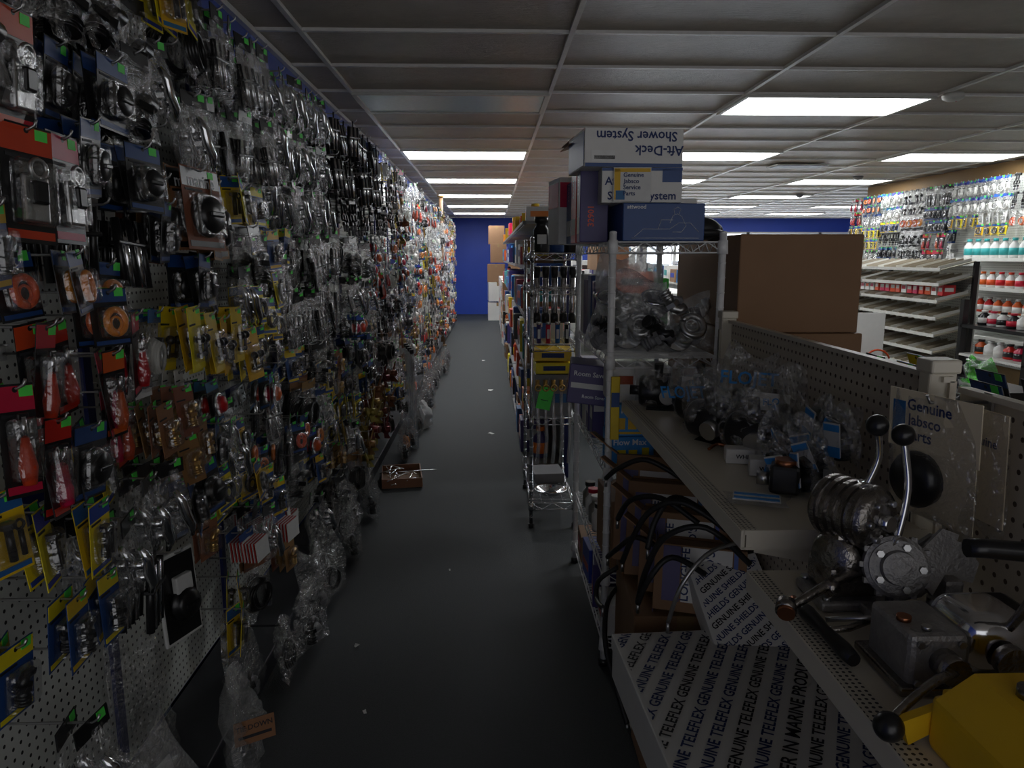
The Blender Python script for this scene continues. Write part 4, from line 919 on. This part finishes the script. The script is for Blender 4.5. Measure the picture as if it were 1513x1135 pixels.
e=obj('black_frame_shelving',None,None,(0,0,0),(0,0,0),'store shelves with black frame holding tubs','store shelving')
for y in(5.75,6.6):
    b=MB(); b.box((4.35,y,.55),(.05,.05,1.10),BLACK); obj('post',b,e)
b=MB(); b.box((4.5,6.175,.86),(.35,.85,.03),BLACK); obj('shelf',b,e)
for z in(.6,.35,.12):
    b=MB(); b.box((4.5,6.175,z),(.35,.85,.02),WHITE); obj('shelf',b,e)
for z in (.876,.611):
    for i in range(6): stock(4.48,5.88+.125*i,z,.11,.11,.13,1,'tubs on the black framed shelves',[RED,WCARD,BLACK,PAPER],'on black framed shelf')
e=obj('wall_bottle_shelf',None,None,(0,0,0),(0,0,0),'white wall shelves lined with bottles','store shelving')
for z in(.65,.9,1.16,1.46):
    b=MB(); b.box((5.3,6.3,z),(.32,3.6,.02),WHITE); b.box((5.135,6.3,z-.005),(.01,3.6,.035),WHITE); obj('shelf',b,e)
bm1=boxmesh(WCARD,TEAL,1); bm2=boxmesh(WCARD,RED,1); bm3=boxmesh(RED,WCARD,1)
for z,me,l in((1.471,bm1,'white bottle with teal label on a wall shelf'),(1.171,bm2,'white bottle with red label on a wall shelf'),(.911,bm3,'red tub with white lid on a wall shelf')):
    for i in range(24):
        o=obj('labelled_bottle',me,None,(5.2,4.7+.14*i,z),(0,0,0),l,'bottle','bottles on the wall shelves'); o.scale=(.1,.1,.2 if z>1.3 else .16)
loosebag((3.0,4.35,.70),rad(0,0,20),.22,.17,.15,91,None,'bright green plastic bag on a stand','green_plastic_bag',clearmat('green_film',.2,(.3,1,.15),milk=.1))
b=MB(); b.box((0,0,.35),(.5,.4,.68),BLACK,.01); b.box((0,0,.69),(.56,.46,.02),BLACK); obj('display_stand',b,None,(3.0,4.35,-.005),(0,0,0),'dark waist high display stand','display stand')
b=MB(); b.box((0,0,.2),(.3,.01,.4),PAPER,.003); b.torus((.0,-.007,.2),.11,.008,RED,RX(90),20,300); b.box((0,0,-.3),(.02,.02,.62),STEEL); b.box((0,0,-.6),(.2,.2,.02),STEEL); obj('red_ring_sign',b,None,(3.25,6.2,.61),rad(0,0,0),'white sign with a red ring on a stand','sign')
for i in range(5): carton('counter_carton','carton on the floor between islands',(2.2+.3*i,7.2+.2*i,0),(.28,.3,.3),(0,0,R.uniform(-9,9)),R.choice([CARTON,PAPER]),tape=True,group='cartons between aisles')
if HREST.v: obj('distant_peg_hooks',HREST,None,(0,0,0),(0,0,0),'many thin steel wire hooks along the wall pegboard','peg hooks','peg hooks on the pegboard','stuff')
if HREST2.v: obj('side_wall_peg_hooks',HREST2,None,(0,0,0),(0,0,0),'many thin steel wire hooks on the side wall pegboard','peg hooks','peg hooks on the pegboard','stuff')

# ------------------------------------------------------------------ world, camera
w=bpy.data.worlds.new('World'); sc.world=w; w.use_nodes=True
bg=w.node_tree.nodes['Background']; bg.inputs[0].default_value=(.95,.95,.98,1); bg.inputs[1].default_value=.75
cam=bpy.data.cameras.new('camera'); co=bpy.data.objects.new('camera',cam); COL.objects.link(co)
cam.sensor_width=36; cam.lens=1080/1513*36; cam.clip_start=.02; cam.clip_end=100
co.location=(0,0,1.48); co.rotation_euler=rad(90-9.85,0,-1.7)
sc.camera=co
sc.view_settings.view_transform='Standard'
sc.view_settings.exposure=0
sc.cycles.transparent_max_bounces=12
print({k:v.count for k,v in K.items()},HC,len(bpy.data.objects))
